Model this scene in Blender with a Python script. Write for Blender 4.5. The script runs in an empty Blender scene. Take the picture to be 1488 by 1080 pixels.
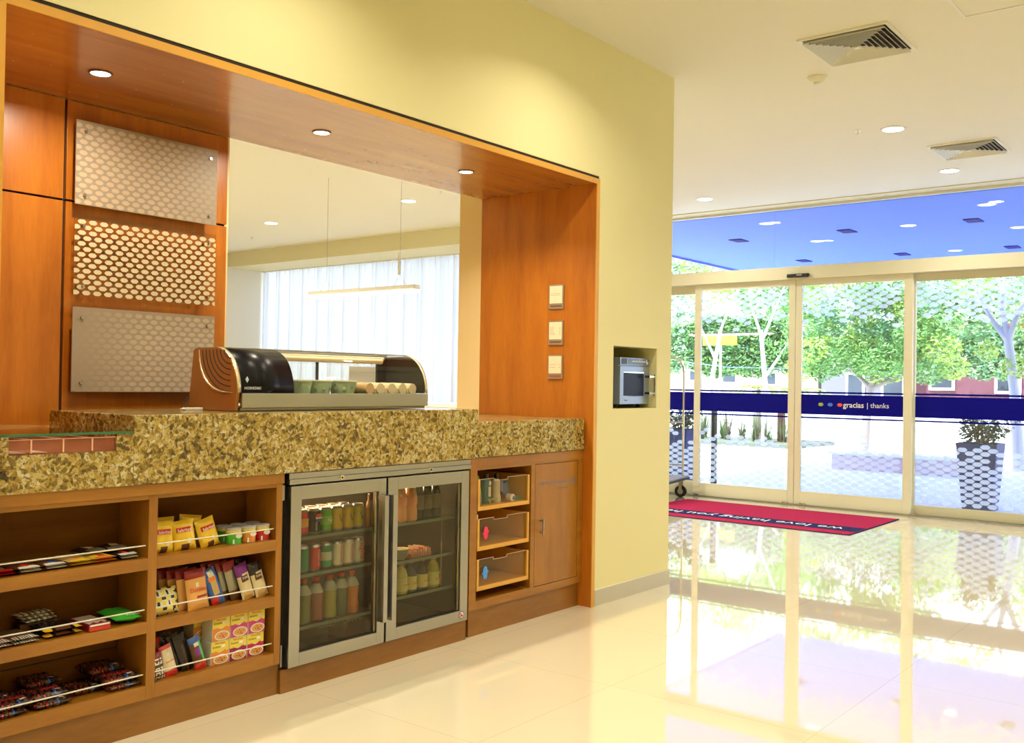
import bpy, math, random
from mathutils import Vector, Matrix, Euler
R_ = random.Random(7)
PI = math.pi
SC = bpy.context.scene
COL = SC.collection

# ------------------------------------------------------------------ camera
yaw, pitch, roll = .6709, .012, .0156
cy, sy, cp, sp = math.cos(yaw), math.sin(yaw), math.cos(pitch), math.sin(pitch)
Fv = Vector((cy*cp, sy*cp, sp)); R0 = Vector((sy, -cy, 0)); U0 = R0.cross(Fv)
Rv = math.cos(roll)*R0 + math.sin(roll)*U0
Uv = -math.sin(roll)*R0 + math.cos(roll)*U0
cam_data = bpy.data.cameras.new('camera')
cam_data.sensor_width = 36; cam_data.sensor_fit = 'HORIZONTAL'
cam_data.lens = 1421.7*36/1488
cam_data.clip_end = 300
cam = bpy.data.objects.new('camera', cam_data); COL.objects.link(cam)
m4 = Matrix((Rv, Uv, -Fv)).transposed().to_4x4(); m4.translation = Vector((0, -3.185, 1.3))
cam.matrix_world = m4
SC.camera = cam

# ------------------------------------------------------------------ world, sun, exposure
SC.view_settings.view_transform = 'Standard'
SC.view_settings.look = 'None'
SC.view_settings.gamma = 1
SC.view_settings.use_curve_mapping = False
SC.view_settings.exposure = 0.08
W = bpy.data.worlds.new('sky'); SC.world = W; W.use_nodes = True
bg = W.node_tree.nodes['Background']
bg.inputs[0].default_value = (0.80, 0.90, 1.0, 1); bg.inputs[1].default_value = 5.6
sun_d = bpy.data.lights.new('sun', 'SUN'); sun_d.energy = 12; sun_d.angle = .02; sun_d.color = (1, .97, .9)
sun = bpy.data.objects.new('sun', sun_d); COL.objects.link(sun)
sun.rotation_euler = Vector((.55, -.25, -1.0)).to_track_quat('-Z', 'Y').to_euler()
WARM = (1.0, .92, .73)
LOBBY_W, NICHE_W, ROOM_W = 13.5, 10, 95
SC.cycles.max_bounces = 12
SC.cycles.diffuse_bounces = 5
SC.cycles.glossy_bounces = 5
SC.cycles.transparent_max_bounces = 24
SC.cycles.sample_clamp_indirect = 3
SC.cycles.caustics_reflective = False
SC.cycles.caustics_refractive = False
SC.cycles.use_denoising = True

# ------------------------------------------------------------------ helpers
ORG = {}          # world origin of unrotated parents
def tag(o, label=None, cat=None, group=None, kind=None):
    if label: o['label'] = label
    if cat: o['category'] = cat
    if group: o['group'] = group
    if kind: o['kind'] = kind
    return o
def thing(name, label, cat, loc=(0, 0, 0), group=None, parent=None):
    o = bpy.data.objects.new(name, None); COL.objects.link(o)
    o.empty_display_size = .05
    o.location = loc; ORG[o.name] = Vector(loc)
    return tag(o, label, cat, group)
class MB:
    def __init__(s): s.v = []; s.f = []; s.m = []; s.s = []
    def add(s, vs, fs, mi=0, sm=False):
        n = len(s.v); s.v += [tuple(v) for v in vs]
        for i, f in enumerate(fs):
            s.f.append(tuple(n+k for k in f)); s.m.append(mi[i] if isinstance(mi, (list, tuple)) else mi); s.s.append(sm)
        return s
    def box(s, x0, x1, y0, y1, z0, z1, mi=0):
        x0, x1 = min(x0, x1), max(x0, x1); y0, y1 = min(y0, y1), max(y0, y1); z0, z1 = min(z0, z1), max(z0, z1)
        return s.add([(x0,y0,z0),(x1,y0,z0),(x1,y1,z0),(x0,y1,z0),(x0,y0,z1),(x1,y0,z1),(x1,y1,z1),(x0,y1,z1)],
              [(0,3,2,1),(4,5,6,7),(0,1,5,4),(1,2,6,5),(2,3,7,6),(3,0,4,7)], mi)
    def quad(s, a, b, c, d, mi=0): return s.add([a, b, c, d], [(0,1,2,3)], mi)
    def prism(s, pts, ax, a, b, mi=0, sm=False, caps=True, cap_mi=None):
        # pts: polygon in the other two axes, extruded along ax from a to b
        def P(p, t):
            return (t, p[0], p[1]) if ax == 'X' else (p[0], t, p[1]) if ax == 'Y' else (p[0], p[1], t)
        n = len(pts); vs = [P(p, a) for p in pts] + [P(p, b) for p in pts]
        s.add(vs, [(i, (i+1) % n, n+(i+1) % n, n+i) for i in range(n)], mi, sm)
        if caps: s.add(vs, [tuple(range(n))[::-1], tuple(range(n, 2*n))], mi if cap_mi is None else cap_mi)
        return s
    def cyl(s, p, q, r0, r1=None, n=16, mi=0, caps=True, sm=True):
        r1 = r0 if r1 is None else r1
        p, q = Vector(p), Vector(q); d = (q-p).normalized()
        u = d.orthogonal().normalized(); w = d.cross(u)
        vs = []
        for c, r in ((p, r0), (q, r1)):
            vs += [c + r*(math.cos(2*PI*i/n)*u + math.sin(2*PI*i/n)*w) for i in range(n)]
        s.add(vs, [(i, (i+1) % n, n+(i+1) % n, n+i) for i in range(n)], mi, sm)
        if caps: s.add(vs, [tuple(range(n))[::-1], tuple(range(n, 2*n))], mi)
        return s
    def lathe(s, prof, c=(0, 0, 0), n=20, mi=0, sm=True, seg_mi=None):
        vs = []; c = Vector(c)
        for r, z in prof:
            vs += [c + Vector((r*math.cos(2*PI*i/n), r*math.sin(2*PI*i/n), z)) for i in range(n)]
        for k in range(len(prof)-1):
            mm = seg_mi[k] if seg_mi else mi
            s.add(vs[k*n:(k+2)*n], [(i, (i+1) % n, n+(i+1) % n, n+i) for i in range(n)], mm, sm)
        if prof[0][0] > 1e-6: s.add(vs[:n], [tuple(range(n))[::-1]], seg_mi[0] if seg_mi else mi)
        if prof[-1][0] > 1e-6: s.add(vs[-n:], [tuple(range(n))], seg_mi[-1] if seg_mi else mi)
        return s
    def tube(s, pts, r, n=8, mi=0):
        pts = [Vector(p) for p in pts]; rings = []; u = None
        for i, p in enumerate(pts):
            d = (pts[min(i+1, len(pts)-1)] - pts[max(i-1, 0)]).normalized()
            u = d.orthogonal().normalized() if u is None else (u - d*u.dot(d)).normalized()
            w = d.cross(u); rr = r[i] if isinstance(r, (list, tuple)) else r
            rings.append([p + rr*(math.cos(2*PI*k/n)*u + math.sin(2*PI*k/n)*w) for k in range(n)])
        vs = [v for rg in rings for v in rg]
        fs = [(a*n+k, a*n+(k+1) % n, (a+1)*n+(k+1) % n, (a+1)*n+k) for a in range(len(pts)-1) for k in range(n)]
        s.add(vs, fs, mi, True)
        s.add(rings[0], [tuple(range(n))[::-1]], mi); s.add(rings[-1], [tuple(range(n))], mi)
        return s
    def ball(s, c, rx, ry=None, rz=None, n=14, mi=0):
        ry = ry or rx; rz = rz or rx; vs = []; m = n//2
        for j in range(m+1):
            t = PI*j/m
            vs += [(c[0]+rx*math.sin(t)*math.cos(2*PI*i/n), c[1]+ry*math.sin(t)*math.sin(2*PI*i/n), c[2]-rz*math.cos(t)) for i in range(n)]
        return s.add(vs, [(j*n+i, j*n+(i+1) % n, (j+1)*n+(i+1) % n, (j+1)*n+i) for j in range(m) for i in range(n)], mi, True)
    def build(s, name, mats, parent=None, origin=None, bevel=0, seg=2):
        if parent is not None: o0 = ORG.get(parent.name, Vector())
        else: o0 = Vector(origin) if origin is not None else Vector()
        me = bpy.data.meshes.new(name)
        me.from_pydata([tuple(Vector(v)-o0) for v in s.v], [], s.f)
        if not isinstance(mats, (list, tuple)): mats = [mats]
        for m in mats: me.materials.append(m)
        me.polygons.foreach_set('material_index', s.m)
        me.polygons.foreach_set('use_smooth', s.s)
        me.validate(); me.update()
        o = bpy.data.objects.new(name, me); COL.objects.link(o)
        if parent is not None: o.parent = parent; ORG[o.name] = o0
        else: o.location = o0; ORG[o.name] = o0
        if bevel:
            b = o.modifiers.new('edge', 'BEVEL'); b.width = bevel; b.segments = seg; b.limit_method = 'ANGLE'; b.angle_limit = .7
        return o
def struct(name, mb, mats, label=None, bevel=0):
    return tag(mb.build(name, mats, bevel=bevel), label, None, None, 'structure')
def single(name, mb, mats, label, cat, loc=(0, 0, 0), group=None, bevel=0):
    return tag(mb.build(name, mats, origin=loc, bevel=bevel), label, cat, group)
def kids(o): return [c for c in COL.objects if c.parent == o]
def copy_tree(o, loc, rot=None, label=None, group=None):
    KIDS = {}
    for c in list(COL.objects):
        if c.parent: KIDS.setdefault(c.parent.name, []).append(c)
    def rec(a, par):
        b = a.copy(); COL.objects.link(b); b.parent = par
        for ch in KIDS.get(a.name, []): rec(ch, b)
        return b
    r = rec(o, None); r.location = loc
    if rot is not None: r.rotation_euler = rot
    if label: r['label'] = label
    if group: r['group'] = group
    return r
def text(body, size, mat, parent, loc, right, up, name='lettering', ext=.0004, width=None, align='CENTER', bold=0):
    cu = bpy.data.curves.new('t', 'FONT'); cu.body = body; cu.size = size; cu.extrude = ext
    cu.align_x = align; cu.align_y = 'CENTER'; cu.resolution_u = 2; cu.offset = bold
    tmp = bpy.data.objects.new('t', cu); COL.objects.link(tmp)
    bpy.context.view_layer.update()
    dg = bpy.context.evaluated_depsgraph_get()
    me = bpy.data.meshes.new_from_object(tmp.evaluated_get(dg))
    bpy.data.objects.remove(tmp); bpy.data.curves.remove(cu)
    right = Vector(right).normalized(); up = Vector(up).normalized(); nrm = right.cross(up)
    xs = [v.co.x for v in me.vertices]
    k = 1.0
    if width and xs: k = width/(max(xs)-min(xs))
    o0 = ORG.get(parent.name, Vector()) if parent else Vector()
    L = Vector(loc)
    for v in me.vertices:
        v.co = L + right*v.co.x*k + up*v.co.y*(k if width else 1) + nrm*v.co.z - o0
    me.materials.clear(); me.materials.append(mat)
    o = bpy.data.objects.new(name, me); COL.objects.link(o)
    if parent: o.parent = parent
    return o

# ------------------------------------------------------------------ materials
def mat(name, col, rough=.5, metal=0, spec=.5, emit=None, es=0, trans=0, coat=0, alpha=1, bump=None, sheen=0):
    m = bpy.data.materials.new(name); m.use_nodes = True
    b = m.node_tree.nodes['Principled BSDF']
    b.inputs['Base Color'].default_value = (*col, 1); b.inputs['Roughness'].default_value = rough
    b.inputs['Metallic'].default_value = metal; b.inputs['Specular IOR Level'].default_value = spec
    b.inputs['Coat Weight'].default_value = coat; b.inputs['Coat Roughness'].default_value = .08
    b.inputs['Sheen Weight'].default_value = sheen
    if emit: b.inputs['Emission Color'].default_value = (*emit, 1); b.inputs['Emission Strength'].default_value = es
    # a little real surface variation so that nothing is a perfectly uniform colour
    nt = m.node_tree
    n = nt.nodes.new('ShaderNodeTexNoise'); n.inputs['Scale'].default_value = (bump or (40, .02))[0]
    tc = nt.nodes.new('ShaderNodeNewGeometry'); nt.links.new(tc.outputs['Position'], n.inputs['Vector'])
    mp = nt.nodes.new('ShaderNodeMapRange'); mp.inputs['To Min'].default_value = max(0, rough-.05); mp.inputs['To Max'].default_value = min(1, rough+.05)
    nt.links.new(n.outputs['Fac'], mp.inputs['Value']); (nt.links.new(mp.outputs['Result'], b.inputs['Roughness']) if not metal else None)
    if bump:
        bp = nt.nodes.new('ShaderNodeBump'); bp.inputs['Strength'].default_value = bump[1]; bp.inputs['Distance'].default_value = .002
        nt.links.new(n.outputs['Fac'], bp.inputs['Height']); nt.links.new(bp.outputs['Normal'], b.inputs['Normal'])
    return m
def ramp(nt, fac, stops, interp='LINEAR'):
    r = nt.nodes.new('ShaderNodeValToRGB'); cr = r.color_ramp; cr.interpolation = interp
    cr.elements[0].position = stops[0][0]; cr.elements[0].color = (*stops[0][1], 1)
    cr.elements[1].position = stops[-1][0]; cr.elements[1].color = (*stops[-1][1], 1)
    for p, c in stops[1:-1]:
        e = cr.elements.new(p); e.color = (*c, 1)
    nt.links.new(fac, r.inputs['Fac']); return r.outputs['Color']
def coords(nt, scale, kind='Position'):
    g = nt.nodes.new('ShaderNodeNewGeometry'); mp = nt.nodes.new('ShaderNodeMapping')
    mp.inputs['Scale'].default_value = scale
    nt.links.new(g.outputs['Position'], mp.inputs['Vector']); return mp.outputs['Vector']
def wood(name, c0, c1, scale, rough=.3, coat=.15):
    m = mat(name, c0, rough, coat=coat); nt = m.node_tree; b = nt.nodes['Principled BSDF']
    v = coords(nt, scale)
    n1 = nt.nodes.new('ShaderNodeTexNoise'); n1.inputs['Scale'].default_value = 1.6; n1.inputs['Detail'].default_value = 6; n1.inputs['Distortion'].default_value = .6
    nt.links.new(v, n1.inputs['Vector'])
    n2 = nt.nodes.new('ShaderNodeTexNoise'); n2.inputs['Scale'].default_value = 14; n2.inputs['Detail'].default_value = 3
    nt.links.new(v, n2.inputs['Vector'])
    mx = nt.nodes.new('ShaderNodeMath'); mx.operation = 'MULTIPLY_ADD'; mx.inputs[1].default_value = .35
    nt.links.new(n2.outputs['Fac'], mx.inputs[0]); nt.links.new(n1.outputs['Fac'], mx.inputs[2])
    nt.links.new(ramp(nt, mx.outputs[0], [(.45, c1), (.9, c0)]), b.inputs['Base Color'])
    return m
def thin_glass(name, tint=(.95, .98, .97), boost=1.0, ior=1.45, rough=0.0):
    m = bpy.data.materials.new(name); m.use_nodes = True; nt = m.node_tree; nt.nodes.clear()
    out = nt.nodes.new('ShaderNodeOutputMaterial'); mx = nt.nodes.new('ShaderNodeMixShader')
    t = nt.nodes.new('ShaderNodeBsdfTransparent'); t.inputs[0].default_value = (*tint, 1)
    g = nt.nodes.new('ShaderNodeBsdfGlossy'); g.inputs['Roughness'].default_value = rough
    fr = nt.nodes.new('ShaderNodeFresnel'); fr.inputs['IOR'].default_value = ior
    # the fresnel of a pane is the same from both of its faces
    geo = nt.nodes.new('ShaderNodeNewGeometry'); dot = nt.nodes.new('ShaderNodeVectorMath'); dot.operation = 'DOT_PRODUCT'
    nt.links.new(geo.outputs['Incoming'], dot.inputs[0]); nt.links.new(geo.outputs['Normal'], dot.inputs[1])
    ab = nt.nodes.new('ShaderNodeMath'); ab.operation = 'ABSOLUTE'; nt.links.new(dot.outputs['Value'], ab.inputs[0])
    om = nt.nodes.new('ShaderNodeMath'); om.operation = 'SUBTRACT'; om.inputs[0].default_value = 1; nt.links.new(ab.outputs[0], om.inputs[1])
    pw = nt.nodes.new('ShaderNodeMath'); pw.operation = 'POWER'; pw.inputs[1].default_value = 5; nt.links.new(om.outputs[0], pw.inputs[0])
    ma = nt.nodes.new('ShaderNodeMath'); ma.operation = 'MULTIPLY_ADD'; ma.inputs[1].default_value = .9; ma.inputs[2].default_value = .07*boost
    nt.links.new(pw.outputs[0], ma.inputs[0])
    nt.nodes.remove(fr)
    nt.links.new(ma.outputs[0], mx.inputs[0]); nt.links.new(t.outputs[0], mx.inputs[1]); nt.links.new(g.outputs[0], mx.inputs[2])
    nt.links.new(mx.outputs[0], out.inputs[0]); return m
def cloth_film(name, col, trans_amt, transp):
    # diffuse + translucent + some straight-through transparency: sheer curtains, frosted film
    m = bpy.data.materials.new(name); m.use_nodes = True; nt = m.node_tree; nt.nodes.clear()
    out = nt.nodes.new('ShaderNodeOutputMaterial')
    d = nt.nodes.new('ShaderNodeBsdfDiffuse'); d.inputs[0].default_value = (*col, 1)
    tl = nt.nodes.new('ShaderNodeBsdfTranslucent'); tl.inputs[0].default_value = (*col, 1)
    tp = nt.nodes.new('ShaderNodeBsdfTransparent')
    a = nt.nodes.new('ShaderNodeMixShader'); a.inputs[0].default_value = trans_amt
    b = nt.nodes.new('ShaderNodeMixShader'); b.inputs[0].default_value = transp
    nt.links.new(d.outputs[0], a.inputs[1]); nt.links.new(tl.outputs[0], a.inputs[2])
    nt.links.new(a.outputs[0], b.inputs[1]); nt.links.new(tp.outputs[0], b.inputs[2])
    nt.links.new(b.outputs[0], out.inputs[0]); return m

M = {}
M['wall'] = mat('cream_plaster', (.80, .745, .42), .65, bump=(120, .08))
M['jamb'] = mat('orange_jamb', (.90, .66, .33), .6)  # more orange than the cream wall plaster
M['ceil'] = mat('white_ceiling', (.84, .81, .71), .8)
M['beam'] = mat('beige_ceiling_beam', (.72, .66, .42), .7)
M['white'] = mat('white_paint', (.85, .84, .80), .5)
M['roomwall'] = mat('pale_room_wall', (.80, .77, .70), .7)
M['base'] = mat('grey_skirting_tile', (.52, .49, .41), .3)
M['grout'] = mat('pale_grout', (.75, .72, .62), .7)
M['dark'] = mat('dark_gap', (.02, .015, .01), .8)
M['black'] = mat('black_plastic', (.012, .012, .014), .35)
M['panel_wood'] = wood('orange_wood_vertical', (.52, .165, .010), (.36, .095, .005), (6, 6, .8), .34)
M['soffit_wood'] = wood('orange_wood_soffit', (.46, .165, .016), (.33, .095, .008), (.8, 6, 6), .25, .2)
M['cab_wood'] = wood('honey_wood', (.34, .142, .013), (.24, .088, .006), (1.2, 8, 8), .35)
M['cab_wood_v'] = wood('honey_wood_vertical', (.34, .142, .013), (.24, .088, .006), (8, 8, 1.2), .35)
M['shaded_wood'] = wood('shade_darkened_shelf_back', (.15, .058, .003), (.11, .038, .001), (1.2, 8, 8), .7, 0)  # shelf wood darkened to stand in for the shade inside the bays
M['shaded_wood'].node_tree.nodes['Principled BSDF'].inputs['Specular IOR Level'].default_value = .15
M['kick_wood'] = wood('brown_wood_kick', (.29, .125, .018), (.20, .075, .008), (1.0, 8, 5), .4)
M['edge_wood'] = mat('golden_wood_edge', (.66, .34, .055), .35)
M['steel'] = mat('brushed_steel', (.42, .41, .42), .28, 1)
M['chrome'] = mat('polished_chrome', (.8, .8, .78), .08, 1)
M['frame'] = mat('champagne_door_frame', (.80, .78, .62), .4)
M['frame_d'] = mat('champagne_fixed_frame', (.70, .67, .50), .4)
M['glass'] = thin_glass('clear_door_glass')
M['acryl'] = thin_glass('clear_acrylic', (.93, .88, .83), .8)
M['lidglass'] = thin_glass('counter_glass', (.90, .95, .90), 1.2)
M['fridgeglass'] = thin_glass('tinted_fridge_glass', (.84, .82, .76), .5)
M['caseglass'] = thin_glass('display_case_glass', (.97, .97, .94), .9)
M['glassedge'] = mat('green_glass_edge', (.03, .14, .07), .15)
M['film'] = cloth_film('frosted_white_film', (.86, .93, 1.0), .6, .52)
M['curtain'] = cloth_film('sheer_white_curtain', (.54, .54, .60), .50, .04)
M['blue'] = mat('navy_blue_film', (.001, .001, .22), .5, spec=.1)
M['txtwhite'] = mat('white_lettering', (.85, .87, .9), .5)
M['canopy'] = mat('blue_canopy_paint', (.08, .18, .72), .7, spec=.2)
M['canopy_d'] = mat('dark_blue_grille', (.004, .01, .22), .8, spec=0)
M['lampglow'] = mat('downlight_diffuser', (1, .95, .8), .5, emit=(1, .93, .72), es=14)
M['lampglow_out'] = mat('canopy_lamp_diffuser', (1, 1, .95), .5, emit=(1, .99, .93), es=3)
M['pendglow'] = mat('pendant_diffuser', (1, .97, .9), .5, emit=(1, .95, .85), es=9)
M['lamptrim'] = mat('downlight_trim', (.75, .72, .65), .4)
M['darktrim'] = mat('bronze_trim', (.10, .05, .02), .4)
M['red'] = mat('red_carpet', (.38, .02, .07), 1, bump=(300, .5), spec=.05)
M['navy'] = mat('navy_carpet', (.02, .025, .09), 1, bump=(300, .5), spec=.05)
M['brown_pl'] = mat('metallic_brown_plastic', (.40, .17, .045), .32, .55)
M['gold_pl'] = mat('pale_gold_trim', (.80, .70, .45), .25, .8)
M['bluesteel'] = mat('microwave_steel', (.30, .37, .55), .35, .6)
M['mwglass'] = mat('microwave_window', (.006, .010, .05), .3, spec=.12)
M['mwpanel'] = mat('microwave_panel_blue', (.07, .12, .35), .3)
M['frost_panel'] = mat('frosted_acrylic_panel', (.29, .225, .16), .55)
M['potnavy'] = mat('slate_blue_planter', (.045, .06, .20), .6, spec=.1)
M['pave'] = mat('pale_pavement', (.75, .76, .78), .8)
M['road'] = mat('pale_road', (.68, .70, .74), .85)
M['bark'] = mat('pale_bark', (.30, .25, .25), .9)
M['bark_w'] = mat('white_bark', (.48, .46, .50), .9)
M['leaf1'] = mat('leaf_mid_green', (.15, .34, .10), .6)
M['leaf2'] = mat('leaf_yellow_green', (.35, .50, .10), .6)
M['leaf3'] = mat('leaf_blue_green', (.12, .28, .16), .6)
M['leaf4'] = mat('leaf_dark_green', (.035, .09, .03), .6)
M['leaf5'] = mat('leaf_pale_green', (.40, .58, .36), .6)
M['pink'] = mat('pink_render', (.17, .055, .10), .8)
M['beige'] = mat('beige_render', (.62, .52, .45), .8)
M['bwhite'] = mat('white_render', (.85, .85, .86), .8)
M['bwin'] = mat('dark_window_glass', (.05, .07, .12), .1)
M['redroof'] = mat('dark_red_tiles', (.28, .04, .04), .7)
M['cartmetal'] = mat('cart_metal', (.62, .55, .45), .2, .9)
M['grey_carpet'] = mat('grey_platform_carpet', (.22, .23, .30), .95)
M['rubber'] = mat('black_rubber', (.015, .015, .018), .7)

def granite():
    m = mat('speckled_granite', (.4, .3, .1), .16, coat=.3); nt = m.node_tree; b = nt.nodes['Principled BSDF']
    v = coords(nt, (1, 1, 1))
    nz = nt.nodes.new('ShaderNodeTexNoise'); nz.inputs['Scale'].default_value = 22; nz.inputs['Detail'].default_value = 5
    nt.links.new(v, nz.inputs['Vector'])
    off = nt.nodes.new('ShaderNodeVectorMath'); off.operation = 'SCALE'; off.inputs['Scale'].default_value = .035
    nt.links.new(nz.outputs['Color'], off.inputs[0])
    ad = nt.nodes.new('ShaderNodeVectorMath'); nt.links.new(v, ad.inputs[0]); nt.links.new(off.outputs[0], ad.inputs[1])
    v1 = nt.nodes.new('ShaderNodeTexVoronoi'); v1.inputs['Scale'].default_value = 75
    nt.links.new(ad.outputs[0], v1.inputs['Vector'])
    sp_ = nt.nodes.new('ShaderNodeSeparateColor'); nt.links.new(v1.outputs['Color'], sp_.inputs[0])
    n2 = nt.nodes.new('ShaderNodeTexNoise'); n2.inputs['Scale'].default_value = 9; n2.inputs['Detail'].default_value = 3
    nt.links.new(v, n2.inputs['Vector'])
    mx = nt.nodes.new('ShaderNodeMath'); mx.operation = 'MULTIPLY_ADD'; mx.inputs[1].default_value = .55
    nt.links.new(sp_.outputs[0], mx.inputs[0])
    hf = nt.nodes.new('ShaderNodeMath'); hf.operation = 'MULTIPLY'; hf.inputs[1].default_value = .45
    nt.links.new(n2.outputs['Fac'], hf.inputs[0]); nt.links.new(hf.outputs[0], mx.inputs[2])
    c1 = ramp(nt, mx.outputs[0], [(.18, (.045, .028, .010)), (.30, (.15, .095, .022)), (.42, (.30, .20, .042)), (.55, (.40, .28, .075)), (.66, (.46, .36, .15)), (.80, (.56, .50, .32))])
    v2 = nt.nodes.new('ShaderNodeTexVoronoi'); v2.inputs['Scale'].default_value = 190; nt.links.new(ad.outputs[0], v2.inputs['Vector'])
    s2 = nt.nodes.new('ShaderNodeSeparateColor'); nt.links.new(v2.outputs['Color'], s2.inputs[0])
    c2 = ramp(nt, s2.outputs[1], [(.0, (.10, .07, .03)), (.22, (.25, .19, .08)), (.26, (1, 1, 1)), (.9, (1, 1, 1)), (.95, (1.3, 1.2, .8))])
    mm = nt.nodes.new('ShaderNodeMix'); mm.data_type = 'RGBA'; mm.blend_type = 'MULTIPLY'; mm.inputs[0].default_value = .6
    nt.links.new(c1, mm.inputs[6]); nt.links.new(c2, mm.inputs[7]); nt.links.new(mm.outputs[2], b.inputs['Base Color'])
    return m
M['granite'] = granite()
def floor_mat():
    m = mat('polished_cream_tile', (.80, .72, .52), .035, coat=.6); nt = m.node_tree; b = nt.nodes['Principled BSDF']
    b.inputs['Coat Roughness'].default_value = .02; b.inputs['IOR'].default_value = 1.6
    v = coords(nt, (1, 1, 1))
    br = nt.nodes.new('ShaderNodeTexBrick'); br.offset = 0; br.inputs['Scale'].default_value = 1
    br.inputs['Brick Width'].default_value = .9; br.inputs['Row Height'].default_value = .9; br.inputs['Mortar Size'].default_value = .0022
    br.inputs['Color1'].default_value = (.80, .72, .53, 1); br.inputs['Color2'].default_value = (.78, .70, .51, 1); br.inputs['Mortar'].default_value = (.66, .58, .42, 1)
    nt.links.new(v, br.inputs['Vector']); nt.links.new(br.outputs['Color'], b.inputs['Base Color'])
    for l in list(nt.links):
        if l.to_socket == b.inputs['Roughness']: nt.links.remove(l)
    return m
M['floor'] = floor_mat()
# ================================================================== SETTING
XD = 10.5
struct('floor', MB().box(-2.6, 10.62, -5.6, 10.5, -.1, 0), M['floor'], 'polished cream tile floor of the lobby')
struct('ceiling', MB().box(-2.6, 10.5, -5.6, 10.5, 3.331, 3.5), M['ceil'], 'white plaster lobby ceiling')
w = MB()
w.box(-2.6, 1.363, 0, 1.06, 0, 3.331)                     # left of the niche
w.box(1.363, 4.812, 0, .90, 2.526, 3.331)                 # above the niche
w.box(1.363, 2.855, .90, 1.06, 0, 3.331)                  # behind the wood panels
w.box(4.812, 5.69, 0, 1.06, 1.537, 3.331)                 # pier with the microwave recess
w.box(4.812, 5.69, 0, 1.06, 0, 1.155)
w.box(4.812, 4.993, 0, 1.06, 1.155, 1.537); w.box(5.51, 5.69, 0, 1.06, 1.155, 1.537)
w.box(4.993, 5.51, .47, 1.06, 1.155, 1.537)
struct('wall_left', w, M['wall'], 'cream plaster wall around the wood lined service niche')
struct('wall_left_jamb', MB().box(4.776, 4.812, .872, 1.06, 0, 3.331), M['jamb'])
struct('wall_knee', MB().box(1.41, 4.776, .872, 1.0, 0, 1.09), M['roomwall'])
struct('wall_back', MB().box(-2.7, -2.6, -5.6, 10.5, 0, 3.331), M['wall'], 'cream wall behind the viewer')
struct('wall_right', MB().box(-2.6, 10.5, -5.7, -5.6, 0, 3.331), M['wall'], 'cream wall on the far right of the lobby')
struct('wall_far', MB().box(-2.6, 10.35, 10.3, 10.45, 0, 3.331), M['roomwall'], 'pale far wall of the room beyond the niche')
struct('wall_front', MB().box(10.35, 10.5, 3.3, 10.45, 0, 1.0).box(10.35, 10.5, 3.3, 4.4, 1.0, 3.331).box(10.35, 10.5, 4.4, 10.45, 3.10, 3.331).box(10.44, 10.5, -5.6, -3.3, 0, 3.331), M['wall'], 'front wall with the curtained window')
struct('trim_beam', MB().box(9.5, 10.35, 4.42, 10.3, 3.10, 3.331), M['beam'], 'beige ceiling beam above the curtain')
struct('window_4', MB().box(10.46, 10.47, 4.4, 10.45, 1.0, 3.10), M['glass'], 'window pane behind the sheer curtain')
struct('wall_partition', MB().box(9.3, 10.35, 4.3, 4.42, 0, 3.331), M['wall'])
struct('trim_sill', MB().box(10.10, 10.35, 4.42, 10.3, .95, 1.0), M['white'], 'white window sill under the curtain')
struct('trim_opening', MB().box(2.862, 2.885, .90, .96, 1.09, 3.331), M['jamb'])
# niche lining
struct('trim_1', MB().box(1.375, 4.802, -.006, .871, 2.477, 2.505), M['soffit_wood'], 'orange wood soffit of the niche', .001)
struct('trim_2', MB().box(4.775, 4.802, -.006, .871, 0, 2.477), M['panel_wood'], 'orange wood right side lining of the niche', .001)
struct('trim_3', MB().box(1.375, 1.403, -.006, .871, 0, 2.477), M['panel_wood'], 'wood left side lining of the niche', .001)
e = MB()
e.box(1.372, 4.805, -.012, -.006, 2.476, 2.507); e.box(4.774, 4.805, -.012, -.006, 0, 2.476); e.box(1.372, 1.404, -.012, -.006, 0, 2.476)
struct('trim_4', e, M['edge_wood'], 'golden wood edge framing the niche')
g = MB(); g.box(1.363, 4.812, .004, .02, 2.507, 2.526); g.box(4.802, 4.812, .004, .02, 0, 2.507)
struct('gap_shade_strip', g, M['dark'])  # dark strip standing in for the shade in the gap around the lining
for i, (x0, x1, z0, z1) in enumerate([(1.405, 2.047, .9, 2.043), (1.405, 2.047, 2.052, 2.476), (2.059, 2.861, .9, 2.043), (2.059, 2.861, 2.052, 2.476)]):
    single('wood_wall_panel', MB().box(x0, x1, .878, .896, z0, z1), M['panel_wood'],
       ['tall orange wood wall panel at the far left of the niche, below the groove', 'small orange wood wall panel at the far left of the niche, above the groove',
        'orange wood wall panel behind the lower two dotted acrylic boards', 'orange wood wall panel behind the topmost dotted acrylic board'][i],
       'wall panel', ((x0+x1)/2, .887, z0), 'orange wood panels on the niche back wall', .001)
struct('trim_6', MB().box(1.404, 2.86, .896, .9, .9, 2.477), M['dark'])
# skirting right of the niche
sk = MB(); sk.box(4.812, 5.176, -.010, 0, 0, .092); sk.box(5.180, 5.70, -.010, 0, 0, .092)
sk.box(5.69, 5.70, 0, 1.06, 0, .092); sk.box(4.812, 5.70, -.009, 0, .092, .096, 1); sk.box(5.176, 5.180, -.009, 0, 0, .092, 1)
struct('baseboard_left', sk, [M['base'], M['grout']], 'grey tile skirting under the microwave wall')

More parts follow.
